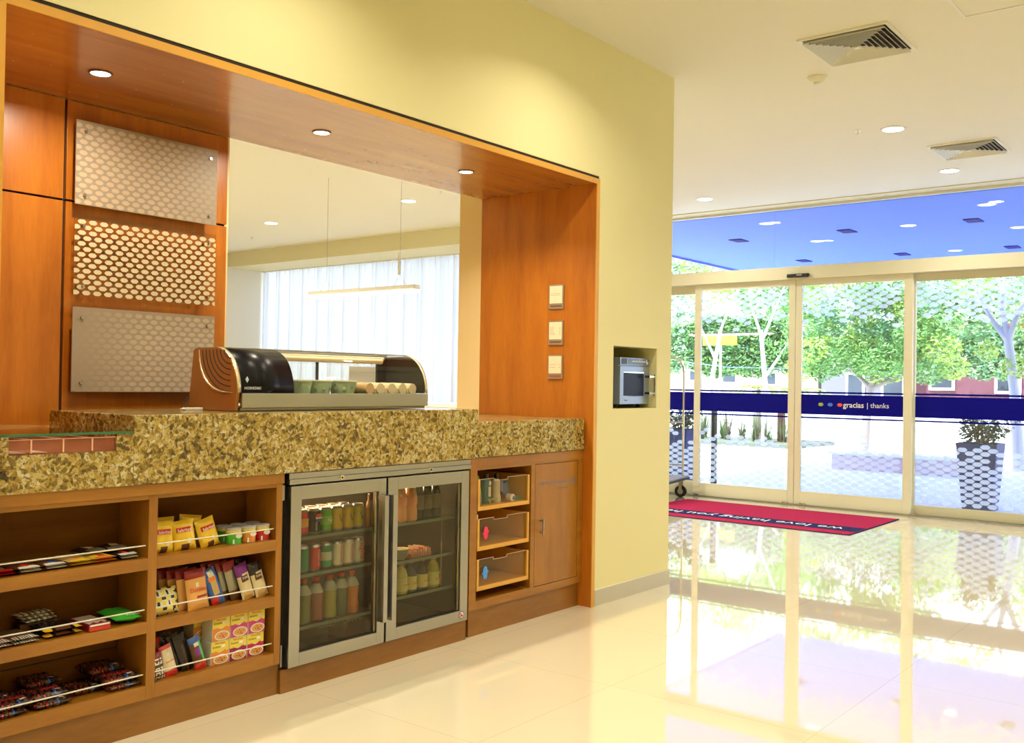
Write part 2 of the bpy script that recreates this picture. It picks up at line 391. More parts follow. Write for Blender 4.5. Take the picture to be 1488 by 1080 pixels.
# ---- glazed front: header, fixed panes, clerestory
struct('trim_header', MB().box(10.40, 10.56, -3.3, 3.3, 2.500, 2.640), M['frame'], 'champagne coloured header box above the sliding doors', .003)
struct('trim_ceiling_edge', MB().box(10.27, 10.47, -3.3, 3.3, 3.322, 3.331), M['beam'])
struct('trim_clerestory', MB().box(10.47, 10.51, -3.3, 3.3, 3.298, 3.331).box(10.50,10.53,-3.3,3.3,2.64,2.655), M['white'])
cl = MB(); cl.box(10.485, 10.495, -3.3, 1.372, 2.655, 3.298); cl.box(10.485, 10.495, 1.378, 3.3, 2.655, 3.298)
struct('window_3', cl, M['glass'], 'clerestory glass above the door header')
def dots(mb, y0, y1, z0, z1, x, a, b, w, h, keep, mi=0, th=.0006):
    nj = int((z1-z0)/b)+2
    for j in range(nj):
        z = z0 + j*b
        off = a/2 if j % 2 else 0
        ni = int((y1-y0)/a)+2
        for i in range(ni):
            y = y0 + i*a + off
            if y-w*.5 < y0-.001 or y+w*.5 > y1+.001: 
                if y-w*.2 < y0 or y+w*.2 > y1: continue
            if z-h/2 < z0 or z+h/2 > z1: continue
            if not keep((y-y0)/(y1-y0), (z-z0)/(z1-z0)): continue
            yy0, yy1 = max(y-w/2, y0), min(y+w/2, y1)
            xs = [(yy0, z), (max(y-w*.27, y0), z-h/2), (min(y+w*.27, y1), z-h/2), (yy1, z), (min(y+w*.27, y1), z+h/2), (max(y-w*.27, y0), z+h/2)]
            mb.prism([(p[0], p[1]) for p in xs], 'X', x, x+th, mi)
def low_keep(u, v):
    return v < .62 or R_.random() < (1-(v-.62)/.38)**1.2
def top_keep(u, v):
    return v > .55 or R_.random() < (v/.55)**1.5
def film_set(root, y0, y1, xg, zb, zt, pat):
    f = MB()
    if 'low' in pat: dots(f, y0, y1, zb+.005, 0.83, xg, .142, .0345, .098, .044, low_keep)
    if 'top' in pat: dots(f, y0, y1, 1.93, zt-.005, xg, .142, .0345, .098, .044, top_keep)
    if f.v: f.build('frosted_dots', M['film'], root)
    s = MB(); s.box(xg-.0012, xg, y0, y1, 1.010, 1.228); s.box(xg-.0012, xg, y0, y1, .966, .984); s.box(xg-.0012, xg, y0, y1, 1.241, 1.260)
    s.build('blue_band', M['blue'], root)
def leaf(name, label, y0, y1, x0, x1, gz0, gz1, sl, sr, fm, pat):
    r = thing(name, label, None, (x0, (y0+y1)/2, 0)); r['kind'] = 'structure'
    f = MB(); zt = 2.50
    f.box(x0, x1, y0, y0+sr, .012, zt); f.box(x0, x1, y1-sl, y1, .012, zt)
    f.box(x0, x1, y0+sr, y1-sl, .012, gz0); f.box(x0, x1, y0+sr, y1-sl, gz1, zt)
    f.build('frame', fm, r, bevel=.002)
    xm = (x0+x1)/2
    MB().box(xm-.004, xm+.004, y0+sr, y1-sl, gz0, gz1).build('glass', M['glass'], r)
    film_set(r, y0+sr, y1-sl, xm-.0062, gz0, gz1, pat)
    return r
d1 = leaf('door_1', 'left sliding glass door leaf with plain blue band', 1.109, 2.349, 10.455, 10.495, .16, 2.43, .08, .075, M['frame'], 'low_top')
d2 = leaf('door_2', 'right sliding glass door leaf with thanks lettering on its blue band', -.149, 1.103, 10.455, 10.495, .16, 2.43, .07, .088, M['frame'], 'low_top')
w1 = leaf('window_1', 'fixed glass pane left of the sliding doors, behind the luggage cart', 2.30, 3.3, 10.51, 10.54, .17, 2.40, .04, .04, M['frame_d'], 'low_top')
w2 = leaf('window_2', 'fixed glass pane right of the sliding doors', -3.3, -.12, 10.51, 10.54, .11, 2.42, .045, .05, M['frame_d'], 'low_top')
struct('trim_threshold', MB().box(10.42, 10.58, -3.3, 3.3, 0, .012), M['steel'])
for y in (2.30, -.17, 1.20, 1.0):
    MB().box(10.43, 10.46, y-.03, y+.03, .0125, .03).build('floor_guide', M['cartmetal'], d1 if y > 1.1 else d2)
text('gracias', .085, M['txtwhite'], d2, (10.4665, .456, 1.121), (0, -1, 0), (0, 0, 1), 'bold_lettering', width=.222, ext=.0005, bold=.0011)
text('| thanks', .085, M['txtwhite'], d2, (10.4665, .200, 1.121), (0, -1, 0), (0, 0, 1), 'lettering', width=.225, ext=.0004)
for y, c in ((.812, (.30, .42, .03)), (.708, (.05, .18, .75)), (.603, (.75, .10, .03))):
    p = [(y-.03, 1.121), (y-.016, 1.103), (y+.016, 1.103), (y+.03, 1.121), (y+.016, 1.139), (y-.016, 1.139)]
    MB().prism(p, 'X', 10.4655, 10.4668).build('coloured_dot', mat('dot', c, .4), d2)
s = thing('motion_sensor', 'black motion sensor on the header above the sliding doors', 'sensor', (10.40, 1.05, 2.52))
MB().box(10.355, 10.40, .925, 1.175, 2.515, 2.555).build('housing', M['black'], s, bevel=.008)
MB().box(10.353, 10.356, 1.0, 1.06, 2.535, 2.542).build('marking', M['txtwhite'], s)

# ================================================================== CEILING FITTINGS
def lamp(parent, loc, w, size, spread, col=WARM):
    l = bpy.data.lights.new('lamp', 'AREA'); l.shape = 'DISK'; l.size = size; l.energy = w; l.color = col; l.spread = spread
    o = bpy.data.objects.new('lamp', l); COL.objects.link(o)
    o.parent = parent; o.location = Vector(loc) - ORG[parent.name]
    return o
def downlight(x, y, z, r, w, label, group, trim=None, glow=None, spread=2.4, col=WARM, name='ceiling_downlight'):
    t = thing(name, label, 'ceiling light', (x, y, z), group)
    MB().lathe([(r*.82, -.001), (r*.82, -.006), (r, -.004), (r, 0)], (x, y, z), 24).build('trim_ring', trim or M['lamptrim'], t)
    MB().cyl((x, y, z-.001), (x, y, z-.004), r*.82, n=24).build('diffuser', glow or M['lampglow'], t)
    if w: lamp(t, (x, y, z-.012), w, r*1.5, spread, col)
    return t
GL = 'round downlights in the lobby ceiling'
seen = {(7.79, -.76): 'round lit downlight in the lobby ceiling between the two square air vents', (9.57, -.72): 'round lit downlight just beyond the farther air vent',
        (9.57, 1.78): 'round lit downlight at the left, near the wall corner and the blue canopy'}
for k, l in seen.items(): downlight(k[0], k[1], 3.331, .095, LOBBY_W, l, GL)
for i, (x, y) in enumerate([(4.2, -.76), (2.4, -.76), (.6, -.76), (-1.2, -.76), (4.2, -2.6), (2.4, -2.6), (.6, -2.6), (-1.2, -2.6), (6.0, -2.6), (7.79, -2.6), (9.57, -2.6), (6.0, -4.6), (2.4, -4.6), (-1.0, -4.6), (9.2, -4.6), (7.79, 1.78)]):  # unseen downlights carried on beyond the frame, added to light the lobby
    downlight(x, y, 3.331, .095, LOBBY_W, 'unseen round downlight of the lobby outside the frame, %s' % ['above the fridge', 'above the snack shelves', 'left of the niche', 'far left by the wall', 'second line over the fridge', 'second line over the snack shelves', 'second line left', 'second line far left', 'second line before the microwave', 'second line by the near vent', 'second line by the doors', 'third line centre', 'third line left', 'third line far left', 'third line by the doors', 'behind the microwave wall'][i], GL)
for x, y, l in ((1.953, .42, 'small recessed spotlight in the wood soffit, leftmost of the three'), (3.05, .41, 'small recessed spotlight in the wood soffit, middle of the three'), (4.09, .41, 'small recessed spotlight in the wood soffit, rightmost of the three')):
    downlight(x, y, 2.477, .045, NICHE_W, l, 'small spotlights in the wood soffit', M['darktrim'], spread=2.9 if x < 4 else 2.3, name='soffit_spotlight')
downlight(7.96, 7.16, 3.331, .10, ROOM_W, 'round downlight at the left in the ceiling of the curtained room', 'downlights in the curtained room')
downlight(7.85, 4.57, 3.331, .10, ROOM_W, 'round downlight at the right in the ceiling of the curtained room', 'downlights in the curtained room')
for i, (x, y) in enumerate([(4.5, 7.16), (4.5, 4.57), (1.0, 5.5)]):
    downlight(x, y, 3.331, .10, ROOM_W, 'downlight in the curtained room hidden behind the niche, %s' % ['far', 'near', 'left'][i], 'downlights in the curtained room')

def vent(x0, x1, y0, y1, label):
    z = 3.331; t = thing('ceiling_vent', label, 'air vent', ((x0+x1)/2, (y0+y1)/2, z), 'square air vents in the lobby ceiling')
    cx, cy_, hx, hy = (x0+x1)/2, (y0+y1)/2, (x1-x0)/2, (y1-y0)/2
    f = MB(); b = .022
    f.box(x0, x1, y0, y0+b, z-.010, z); f.box(x0, x1, y1-b, y1, z-.010, z); f.box(x0, x0+b, y0+b, y1-b, z-.010, z); f.box(x1-b, x1, y0+b, y1-b, z-.010, z)
    f.build('frame', M['white'], t)
    MB().box(x0+b, x1-b, y0+b, y1-b, z-.002, z-.0005).build('backing', M['dark'], t)
    n = 8
    for k in range(n):
        s0 = 1-.09-.91*k/n; s1 = s0-.91/n*.48
        zo, zi = z-.026, z-.004
        vs = []
        for s_, zz in ((s0, zo), (s1, zi)):
            for ax_, ay_ in ((-1, -1), (1, -1), (1, 1), (-1, 1)): vs.append((cx+ax_*hx*s_, cy_+ay_*hy*s_, zz))
        mb = MB(); mb.add(vs, [(0, 1, 5, 4), (1, 2, 6, 5), (2, 3, 7, 6), (3, 0, 4, 7)])
        o = mb.build('louvre', M['white'], t); sd = o.modifiers.new('thick', 'SOLIDIFY'); sd.thickness = .0015
    MB().box(cx-.012, cx+.012, cy_-.012, cy_+.012, z-.026, z-.004).build('centre_cap', M['white'], t)
vent(5.47, 6.01, -1.447, -.925, 'square white louvred air vent nearest in the ceiling, before the smoke detector')
vent(8.50, 9.04, -1.345, -.81, 'square white louvred air vent farther away, nearer the blue canopy')
t = thing('smoke_detector', 'round cream smoke detector on the ceiling beside the near air vent', 'smoke detector', (6.205, -.765, 3.331))
MB().lathe([(.062, -.0), (.062, -.010), (.045, -.028), (.03, -.034)], (6.205, -.765, 3.331), 24).build('base', M['ceil'], t)
MB().lathe([(.022, -.034), (.022, -.046), (.012, -.052)], (6.205, -.765, 3.331), 16).build('sensor_head', M['white'], t)
def sprinkler(x, y, z, label):
    t = thing('fire_sprinkler', label, 'sprinkler', (x, y, z), 'fire sprinklers')
    MB().lathe([(.022, 0), (.020, -.004), (.007, -.006), (.006, -.03)], (x, y, z), 12).build('stem', M['chrome'], t)
    MB().cyl((x, y, z-.030), (x, y, z-.033), .014, n=12).build('deflector', M['chrome'], t)
sprinkler(7.69, -.52, 3.331, 'tiny fire sprinkler in the lobby ceiling left of a downlight')
sprinkler(8.62, 8.45, 3.331, 'tiny fire sprinkler at the left in the ceiling of the curtained room')
sprinkler(7.64, 3.89, 3.331, 'tiny fire sprinkler at the right in the ceiling of the curtained room')
t = thing('access_panel', 'white framed access panel in the ceiling at the top right corner', 'access panel', (5.36, -2.09, 3.331))
f = MB()
for a in ((5.06, 5.66, -1.805, -1.79), (5.06, 5.66, -2.40, -2.385), (5.06, 5.075, -2.385, -1.805), (5.645, 5.66, -2.385, -1.805)): f.box(*a, 3.324, 3.331)
f.build('frame', M['white'], t); MB().box(5.075, 5.645, -2.385, -1.805, 3.328, 3.331).build('hatch', M['ceil'], t)

# ================================================================== DOORMAT
t = thing('doormat', 'long red doormat with navy lettered stripe before the sliding doors', 'doormat', (9.35, 1.03, 0))
MB().box(8.655, 10.05, -.145, 2.20, 0, .008).build('carpet', M['red'], t, bevel=.003)
MB().box(8.84, 9.13, -.14, 2.195, .008, .0095).build('stripe', M['navy'], t)
b = MB(); b.box(8.645, 8.655, -.155, 2.21, 0, .007); b.box(8.655, 10.06, -.155, -.145, 0, .007); b.box(10.05, 10.06, -.145, 2.2, 0, .007)
b.build('edging', M['navy'], t)
text('we love having you here', .2, M['txtwhite'], t, (8.985, 1.05, .0096), (0, 1, 0), (-1, 0, 0), 'lettering', width=2.05, ext=.0003)

# ================================================================== ROOM BEYOND: curtain and pendant
t = thing('curtain', 'sheer white full width curtain across the window of the far room', 'curtain', (10.22, 6, 1.0))
c = MB(); nx = 460
ys = [4.45 + (10.28-4.45)*i/nx for i in range(nx+1)]
ph = [0]
for i in range(nx): ph.append(ph[-1] + .42 + .5*R_.random())
vs = []
for i, y in enumerate(ys):
    d = .030*math.sin(ph[i]) + .028*math.sin(ph[i]*.37+1)
    vs += [(10.22+d*1.2, y, 1.012), (10.22+d*.8, y, 3.085)]
c.add(vs, [(2*i, 2*i+2, 2*i+3, 2*i+1) for i in range(nx)], 0, True)
c.build('drape', M['curtain'], t)
MB().box(10.19, 10.25, 4.45, 10.28, 3.085, 3.10).build('track', M['white'], t)
t = thing('pendant_light', 'slim linear pendant lamp hanging in the curtained room beyond the niche', 'pendant lamp', (6.5, 3.85, 2.18))
MB().box(6.46, 6.54, 3.105, 4.595, 2.150, 2.195).build('housing', M['lamptrim'], t, bevel=.003)
MB().box(6.455, 6.545, 3.11, 4.59, 2.128, 2.150).build('diffuser', M['pendglow'], t)
for y in (3.33, 4.36):
    MB().tube([(6.5, y, 2.30), (6.5, y, 3.331)], .0022, 6).build('suspension_wire', M['steel'], t)
    MB().tube([(6.5, y-.09, 2.195), (6.5, y, 2.30), (6.5, y+.09, 2.195)], .002, 6).build('wire_yoke', M['steel'], t)
MB().box(6.49, 6.51, 3.33, 3.35, 2.30, 2.50).build('power_cable', M['white'], t)
l = bpy.data.lights.new('lamp', 'AREA'); l.shape = 'RECTANGLE'; l.size = .06; l.size_y = 1.4; l.energy = 10; l.color = (1, .9, .75)
o = bpy.data.objects.new('lamp', l); COL.objects.link(o); o.parent = t; o.location = (0, 0, -.06)
# ================================================================== COUNTERTOPS
single('granite_countertop', MB().box(1.903, 3.80, .045, .665, .914, 1.165), M['granite'],
       'tall speckled gold granite counter block carrying the glass display case', 'countertop', (2.85, .35, .914), 'granite counter blocks', .003)
single('granite_countertop', MB().box(3.801, 4.764, .047, .868, .918, 1.100), M['granite'],
       'lower granite counter block at the right end, above the drawers and door', 'countertop', (4.28, .45, .918), 'granite counter blocks', .003)
g = MB(); g.box(1.405, 1.902, .045, .868, .914, 1.040); g.box(1.405, 1.466, .045, .868, 1.040, 1.100); g.box(1.838, 1.902, .045, .868, 1.040, 1.100); g.box(1.466, 1.838, .385, .868, 1.040, 1.100)
single('granite_countertop', g, M['granite'], 'lower granite counter block at the left, notched for the clear tray', 'countertop', (1.65, .45, .914), 'granite counter blocks')
t = thing('divided_tray', 'clear acrylic tray with dividers set in the notch of the left counter', 'tray', (1.652, .215, 1.0405))
b = MB(); b.box(1.468, 1.836, .052, .378, 1.0405, 1.044); b.box(1.468, 1.836, .052, .055, 1.044, 1.090); b.box(1.468, 1.836, .375, .378, 1.044, 1.090); b.box(1.468, 1.471, .055, .375, 1.044, 1.090); b.box(1.833, 1.836, .055, .375, 1.044, 1.090)
TA = cloth_film('wood_reflection_acrylic', (.62, .26, .15), .5, .62)  # reflection of the orange wood put into the colour of clear acrylic
b.build('box', TA, t)
for x in (1.540, 1.648, 1.750): MB().box(x, x+.004, .055, .375, 1.044, 1.088).build('divider', TA, t)
e = MB(); e.box(1.468, 1.836, .051, .0555, 1.088, 1.0905)
for x in (1.539, 1.647, 1.749): e.box(x, x+.005, .0505, .054, 1.044, 1.0905)
for x in (1.540, 1.648, 1.750): e.box(x, x+.004, .055, .375, 1.088, 1.0905)
e.build('polished_edge', mat('pale_acrylic_edge', (.75, .45, .32), .3), t)
single('paper_slip', MB().box(1.478, 1.530, .06, .16, 1.0445, 1.047).box(1.548, 1.60, .06, .17, 1.0445, 1.046), M['white'], 'white paper slips lying in the left compartments of the clear tray', 'paper', (1.51, .1, 1.0445))
t = thing('glass_lid', 'flat glass sheet covering the tray on the left counter', 'glass sheet', (1.65, .22, 1.1005))
MB().box(1.407, 1.899, .046, .40, 1.1005, 1.1085).build('pane', M['lidglass'], t)
MB().box(1.407, 1.899, .0445, .0462, 1.1005, 1.1085).build('polished_edge', M['glassedge'], t)

# ================================================================== SHELF CABINET (left)
YF = .06
t = thing('shelf_cabinet', 'open honey wood snack shelf unit under the left granite counter', 'shelf unit', (2.0, .16, 0))
X0, X1 = 1.405, 2.585
for xa, xb in ((X0, 1.432), (1.977, 2.013), (2.550, X1-.004)): MB().box(xa, xb, YF, .26, .13, .912).build('upright', M['cab_wood_v'], t, bevel=.001)
MB().box(X0, X1-.004, .262, .275, .13, .912).build('back_panel', M['shaded_wood'], t)
MB().box(X0, X1, YF-.006, YF+.0, .872, .913).build('top_rail', M['cab_wood'], t, bevel=.001)
MB().box(1.432, 1.977, YF+.001, .26, .856, .90).build('top_panel', M['cab_wood'], t)
MB().box(2.013, 2.550, YF+.001, .26, .858, .90).build('top_panel', M['cab_wood'], t)
for xa, xb in ((1.432, 1.977), (2.013, 2.550)):
    for za, zb in ((.600, .643), (.370, .412), (.13, .180)):
        MB().box(xa, xb, YF, .262, za, zb).build('shelf', M['cab_wood'], t, bevel=.001)
    for z in (.688, .454, .219):
        MB().tube([(xa+.004, YF+.012, z), (xb-.004, YF+.012, z)], .0028, 8).build('guard_rail', M['lamptrim'], t)
MB().box(X0, 2.592, .084, .26, 0, .129).build('kick_plate', M['kick_wood'], t)
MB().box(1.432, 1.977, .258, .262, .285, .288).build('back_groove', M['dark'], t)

# ================================================================== DRAWER CABINET (right)
t = thing('drawer_cabinet', 'honey wood cabinet with three open bins and a door, right of the fridge', 'cabinet', (4.27, .3, 0))
b = MB()
b.box(3.764, 3.818, YF, .60, .141, .868); b.box(4.274, 4.308, YF, .60, .141, .868); b.box(4.724, 4.772, YF, .60, .141, .868)
b.box(3.818, 4.274, YF, .60, .852, .868); b.box(4.308, 4.724, YF, .60, .856, .868); b.box(3.818, 4.274, YF, .60, .141, .183); b.box(4.308, 4.724, YF, .60, .141, .179)
b.build('carcass', M['cab_wood'], t)
MB().box(3.80, 4.772, YF-.004, .60, .868, .916).build('top_rail', M['cab_wood'], t, bevel=.001)
MB().box(3.756, 3.80, YF-.004, .60, .868, .912).build('top_rail', M['cab_wood'], t)
MB().box(3.758, 3.762, YF+.006, .5, .10, .868).build('side_filler', M['cab_wood_v'], t)
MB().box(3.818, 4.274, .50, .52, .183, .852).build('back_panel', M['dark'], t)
MB().box(3.79, 4.772, .084, .60, 0, .140).build('kick_plate', M['kick_wood'], t)
d = MB().box(4.312, 4.720, YF+.001, YF+.019, .182, .853).build('door', M['cab_wood_v'], t, bevel=.001)
h = MB(); h.box(4.356, 4.364, YF-.026, YF-.018, .466, .551); h.box(4.357, 4.363, YF-.019, YF+.001, .474, .480); h.box(4.357, 4.363, YF-.019, YF+.001, .537, .543)
h.build('handle', M['steel'], d)
s = MB()
for i in range(26): s.box(4.345+i*.0135, 4.345+i*.0135+.0095, YF-.0005, YF+.0012, .735+(i % 3)*.002, .7495+(i*7 % 4)*.0015)
for i in range(9): s.box(4.52+i*.0125, 4.528+i*.0125, YF-.0005, YF+.0012, .705, .714)
for i in range(3): s.box(4.665+i*.008, 4.670+i*.008, YF-.0005, YF+.0012, .715, .765)
s.build('worn_lettering', mat('faded_blue_print', (.22, .17, .17), .6), d)
for k, (z0, z1) in enumerate([(.642, .802), (.436, .598), (.231, .390)]):
    xa, xb = 3.828, 4.262
    dr = MB().box(xa, xb, YF+.002, .44, z0, z0+.021).box(xa, xa+.016, YF+.002, .44, z0+.021, z1).box(xb-.016, xb, YF+.002, .44, z0+.021, z1).box(xa, xb, .425, .44, z0+.021, z1-.005).build('drawer', M['edge_wood'], t, bevel=.001)
    xn0, xn1 = 3.972, 4.083; zn = z1-.013; yy = YF+.012
    a = MB(); a.box(xa+.016, xb-.016, yy, yy+.004, z0+.021, zn); a.box(xa+.016, xn0, yy, yy+.004, zn, z1); a.box(xn1, xb-.016, yy, yy+.004, zn, z1)
    a.build('acrylic_front', M['acryl'], dr)
    a = MB(); q = .0016
    a.box(xa+.016, xn0, yy-.0005, yy+.0045, z1-q, z1); a.box(xn1, xb-.016, yy-.0005, yy+.0045, z1-q, z1); a.box(xn0, xn1, yy-.0005, yy+.0045, zn-q, zn)
    a.box(xn0-q, xn0, yy-.0005, yy+.0045, zn, z1); a.box(xn1, xn1+q, yy-.0005, yy+.0045, zn, z1)
    a.build('polished_edge', mat('acrylic_edge', (.72, .62, .52), .3), dr)
    if k:
        lg = mat('drawer_emblem', (.75, .02, .10) if k == 1 else (.06, .28, .80), .5)
        cx = 3.905; cz = (z0+z1)/2+.005
        m_ = MB(); hexa = lambda x, z, w_, h_: [(x-w_, z), (x-w_*.55, z-h_), (x+w_*.55, z-h_), (x+w_, z), (x+w_*.55, z+h_), (x-w_*.55, z+h_)]
        m_.prism([(cx+.017*math.copysign(abs(math.cos(a*PI/12))**.7, math.cos(a*PI/12)), cz+.033*math.copysign(abs(math.sin(a*PI/12))**.8, math.sin(a*PI/12))) for a in range(24)], 'Y', yy-.0015, yy-.0002)
        m_.prism([(cx-.028, cz-.002), (cx-.022, cz-.008), (cx+.022, cz+.000), (cx+.028, cz+.006), (cx+.022, cz+.010), (cx-.022, cz+.003)], 'Y', yy-.002, yy-.0015)
        m_.build('emblem', lg, dr)

# ================================================================== BAR FRIDGE
t = thing('bar_fridge', 'stainless steel two door bar fridge with glass doors full of drinks', 'fridge', (3.175, .3, 0))
x0, x1 = 2.612, 3.750
b = MB()
b.box(x0, x0+.03, .088, .62, .105, .908); b.box(x1-.03, x1, .088, .62, .105, .908); b.box(x0, x1, .60, .62, .105, .908); b.box(x0, x1, .088, .62, .105, .128); b.box(x0, x1, .088, .62, .842, .908)
b.build('body', mat('dark_fridge_liner', (.035, .03, .025), .4), t)
MB().box(3.150, 3.180, .088, .12, .128, .842).build('mullion', M['black'], t)
gr = MB(); gr.box(2.606, 3.752, .046, .088, .865, .886); gr.box(2.606, 3.752, .050, .088, .888, .911); gr.box(2.606, 3.752, .053, .088, .886, .888)
gr.build('top_grille', M['steel'], t, bevel=.001)
for x in (2.887, 3.452):
    MB().cyl((x, .046, .878), (x, .040, .878), .011, n=18).cyl((x, .040, .878), (x, .0385, .878), .005, n=10, mi=1).build('lock', [M['chrome'], M['black']], t)
MB().box(2.586, 2.611, .09, .16, .10, .864).build('shadow_gap', M['black'], t)
MB().box(2.592, 2.600, .07, .078, .112, .20).build('hinge', M['steel'], t); MB().box(2.588, 2.60, .07, .078, .80, .862).build('hinge', M['steel'], t)
MB().box(2.594, 3.755, .070, .60, 0, .097).build('kick_plate', M['kick_wood'], t)
for side, (a, b_, ga, gb) in enumerate([(2.614, 3.160, 2.670, 3.114), (3.172, 3.738, 3.237, 3.682)]):
    f = MB(); y0, y1 = .046, .086; z0, z1, gz0, gz1 = .106, .857, .161, .800
    f.box(a, ga, y0, y1, z0, z1); f.box(gb, b_, y0, y1, z0, z1); f.box(ga, gb, y0, y1, z0, gz0); f.box(ga, gb, y0, y1, gz1, z1)
    d = f.build('door', M['steel'], t, bevel=.0015)
    MB().box(ga, gb, .064, .070, gz0, gz1).build('glass', M['fridgeglass'], d)
    MB().box(gb-.009, gb-.002, .056, .063, gz0, gz1).build('gasket', M['gold_pl'], d)
    MB().box(gb-.0019, gb-.0001, .050, .063, gz0, gz1).box(ga, gb, .056, .063, gz0, gz0+.003).build('gasket_shadow', M['black'], d)
    hx = 3.108 if side == 0 else 3.162
    h = MB(); h.box(hx, hx+.026, 0.0, .010, .212, .783); h.box(hx, hx+.026, .010, .046, .768, .783); h.box(hx, hx+.026, .010, .046, .212, .227)
    h.box(hx, hx+.004, .010, .040, .227, .768)
    h.build('handle', M['steel'], d, bevel=.002)
st = MB().cyl((3.694, .0458, .139), (3.694, .0445, .139), .019, n=24, mi=0).cyl((3.694, .0445, .139), (3.694, .044, .139), .0155, n=24, mi=1)
st.box(3.684, 3.704, .0434, .0438, .130, .148, 2); st.box(3.692, 3.702, .0430, .0433, .140, .150, 3)
st.build('round_sticker', [mat('sticker_blue', (.05, .06, .30), .4), M['white'], mat('sticker_red', (.65, .06, .05), .4), M['white']], t)
for xa, xb, zs in ((2.645, 3.148, (.628, .468, .246)), (3.182, 3.718, (.626, .446, .280))):
    for z in zs:
        MB().box(xa, xb, .10, .56, z-.006, z).box(xa, xb, .096, .10, z-.010, z+.003, 1).build('shelf', [M['acryl'], mat('shelf_trim', (.16, .20, .14), .3)], t)
MB().box(2.70, 3.10, .30, .33, .832, .841).box(3.24, 3.60, .30, .33, .832, .841).build('interior_light_strip', mat('warm_led', (1, .7, .3), .5, emit=(1, .60, .22), es=9), t)
for x in (2.90, 3.40):
    l = bpy.data.lights.new('lamp', 'AREA'); l.shape = 'RECTANGLE'; l.size = .36; l.size_y = .04; l.energy = 4.5; l.color = (1, .66, .32)
    o = bpy.data.objects.new('lamp', l); COL.objects.link(o); o.parent = t; o.location = (x-3.175, .26-.3, .828)
l = MB().box(3.62, 3.624, .12, .124, .28, .626).build('shelf_post', M['gold_pl'], t)

# ---- drinks
def can(loc, col, label, band=None, top=None, h=.112, name='drink_can', word=None, wc=None, grp='drink cans in the fridge'):
    r = .031
    t = thing(name, label, 'drink can', loc, grp)
    m0 = mat('can_paint', col, .25, .3)
    segs = [(r*.78, 0), (r*.86, .003), (r, .011), (r, h*.33), (r, h*.66), (r, h-.011), (r*.84, h-.001), (r*.84, h)]
    mts = [M['steel'], m0, mat('can_band', band, .3) if band else m0]
    MB().lathe(segs, loc, 20, seg_mi=[0, 0, 1, 2, 1, 0, 0]).build('can_body', mts, t)
    MB().cyl((loc[0], loc[1], loc[2]+h-.002), (loc[0], loc[1], loc[2]+h-.0008), r*.82, n=20).build('lid', M['steel'], t)
    if word: text(word, .02, wc, t, (loc[0]+.004, loc[1]-r-.0006, loc[2]+h*.5), (0, 0, -1) if len(word) > 4 else (1, 0, 0), (1, 0, 0) if len(word) > 4 else (0, 0, 1), 'lettering', width=(h*.62 if len(word) > 4 else .028), ext=.0002)
    return t
WT = M['txtwhite']; RT = mat('red_lettering', (.6, .02, .03), .4); BK = mat('dark_lettering', (.03, .03, .03), .5)
top_row = [(2.757, (.60, .03, .03), (.75, .35, .05), 'red and orange can at the left edge of the top fridge shelf', None, None),
 (2.822, (.03, .012, .02), None, 'black cola can with a red white and blue disc, top fridge shelf', None, None),
 (2.888, (.10, .42, .04), (.20, .50, .05), 'bright green lemon lime can in the front row of the top fridge shelf', '7up', WT),
 (2.953, (.60, .42, .02), None, 'yellow can right beside the green can, top fridge shelf', None, None),
 (3.017, (.60, .42, .02), None, 'middle one of the three yellow cans on the top fridge shelf', None, None),
 (3.080, (.55, .45, .02), None, 'rightmost of the three yellow cans on the top fridge shelf', None, None)]
for i, (x, c, b_, l, w_, wc) in enumerate(top_row):
    cn = can((x, .152, .629), c, l, b_, word=w_, wc=wc)
    if i == 1:
        zz = .629+.072; yy = .152-.0315
        cc = MB().cyl((x+.006, yy+.0006, zz), (x+.006, yy, zz), .018, n=20, mi=0)
        cc.prism([(x+.006+.018*math.cos(a*PI/10), zz+.002+.016*math.sin(a*PI/10)) for a in range(0, 11)], 'Y', yy-.0006, yy, 1)
        cc.prism([(x+.006+.018*math.cos(a*PI/10), zz-.004+.014*math.sin(a*PI/10)) for a in range(10, 21)], 'Y', yy-.0006, yy, 2)
        cc.build('round_logo', [WT, mat('logo_red', (.7, .03, .02), .4), mat('logo_blue', (.02, .06, .35), .4)], cn)
        MB().box(x-.012, x-.002, yy-.0002, yy+.001, .645, .685).build('grey_lettering', mat('gl', (.25, .25, .28), .4), cn)
    if i >= 3:
        xx = x+.008; yy = .152-.0315
        MB().add([(xx-.018, yy, .705), (xx-.014, yy, .705), (xx, yy, .672), (xx-.004, yy, .668), (xx+.016, yy, .705), (xx+.012, yy, .705)], [(0, 1, 2, 3), (3, 2, 4, 5)]).build('swoosh', BK, cn)
for i, (x, c) in enumerate([(2.79, (.60, .42, .02)), (2.86, (.60, .42, .02)), (2.925, (.62, .45, .03)), (2.99, (.6, .42, .02)), (3.055, (.6, .42, .02))]):
    can((x, .222, .629), c, 'yellow can in the back row of the top fridge shelf, %s from the left' % ['first', 'second', 'third', 'fourth', 'fifth'][i])
mid_row = [(2.764, (.04, .22, .10), None, 'green can at the left edge of the middle fridge shelf', None), (2.828, (.55, .03, .03), None, 'red cola can on the middle fridge shelf', 'Coca-Cola'),
 (2.892, (.05, .30, .14), (.55, .62, .55), 'green and white can right of the red cola can', None), (2.957, (.72, .70, .62), None, 'white cola can with red script, nearest the green can', 'Coca-Cola'),
 (3.021, (.72, .70, .62), None, 'white cola can with red script, one place further right', 'Coca-Cola'), (3.083, (.62, .64, .56), None, 'pale silver can at the right end of the middle fridge shelf', 'light')]
for x, c, b_, l, w_ in mid_row: can((x, .152, .469), c, l, b_, h=.115, word=w_, wc=WT if c[0] > .5 and c[1] < .1 else RT)
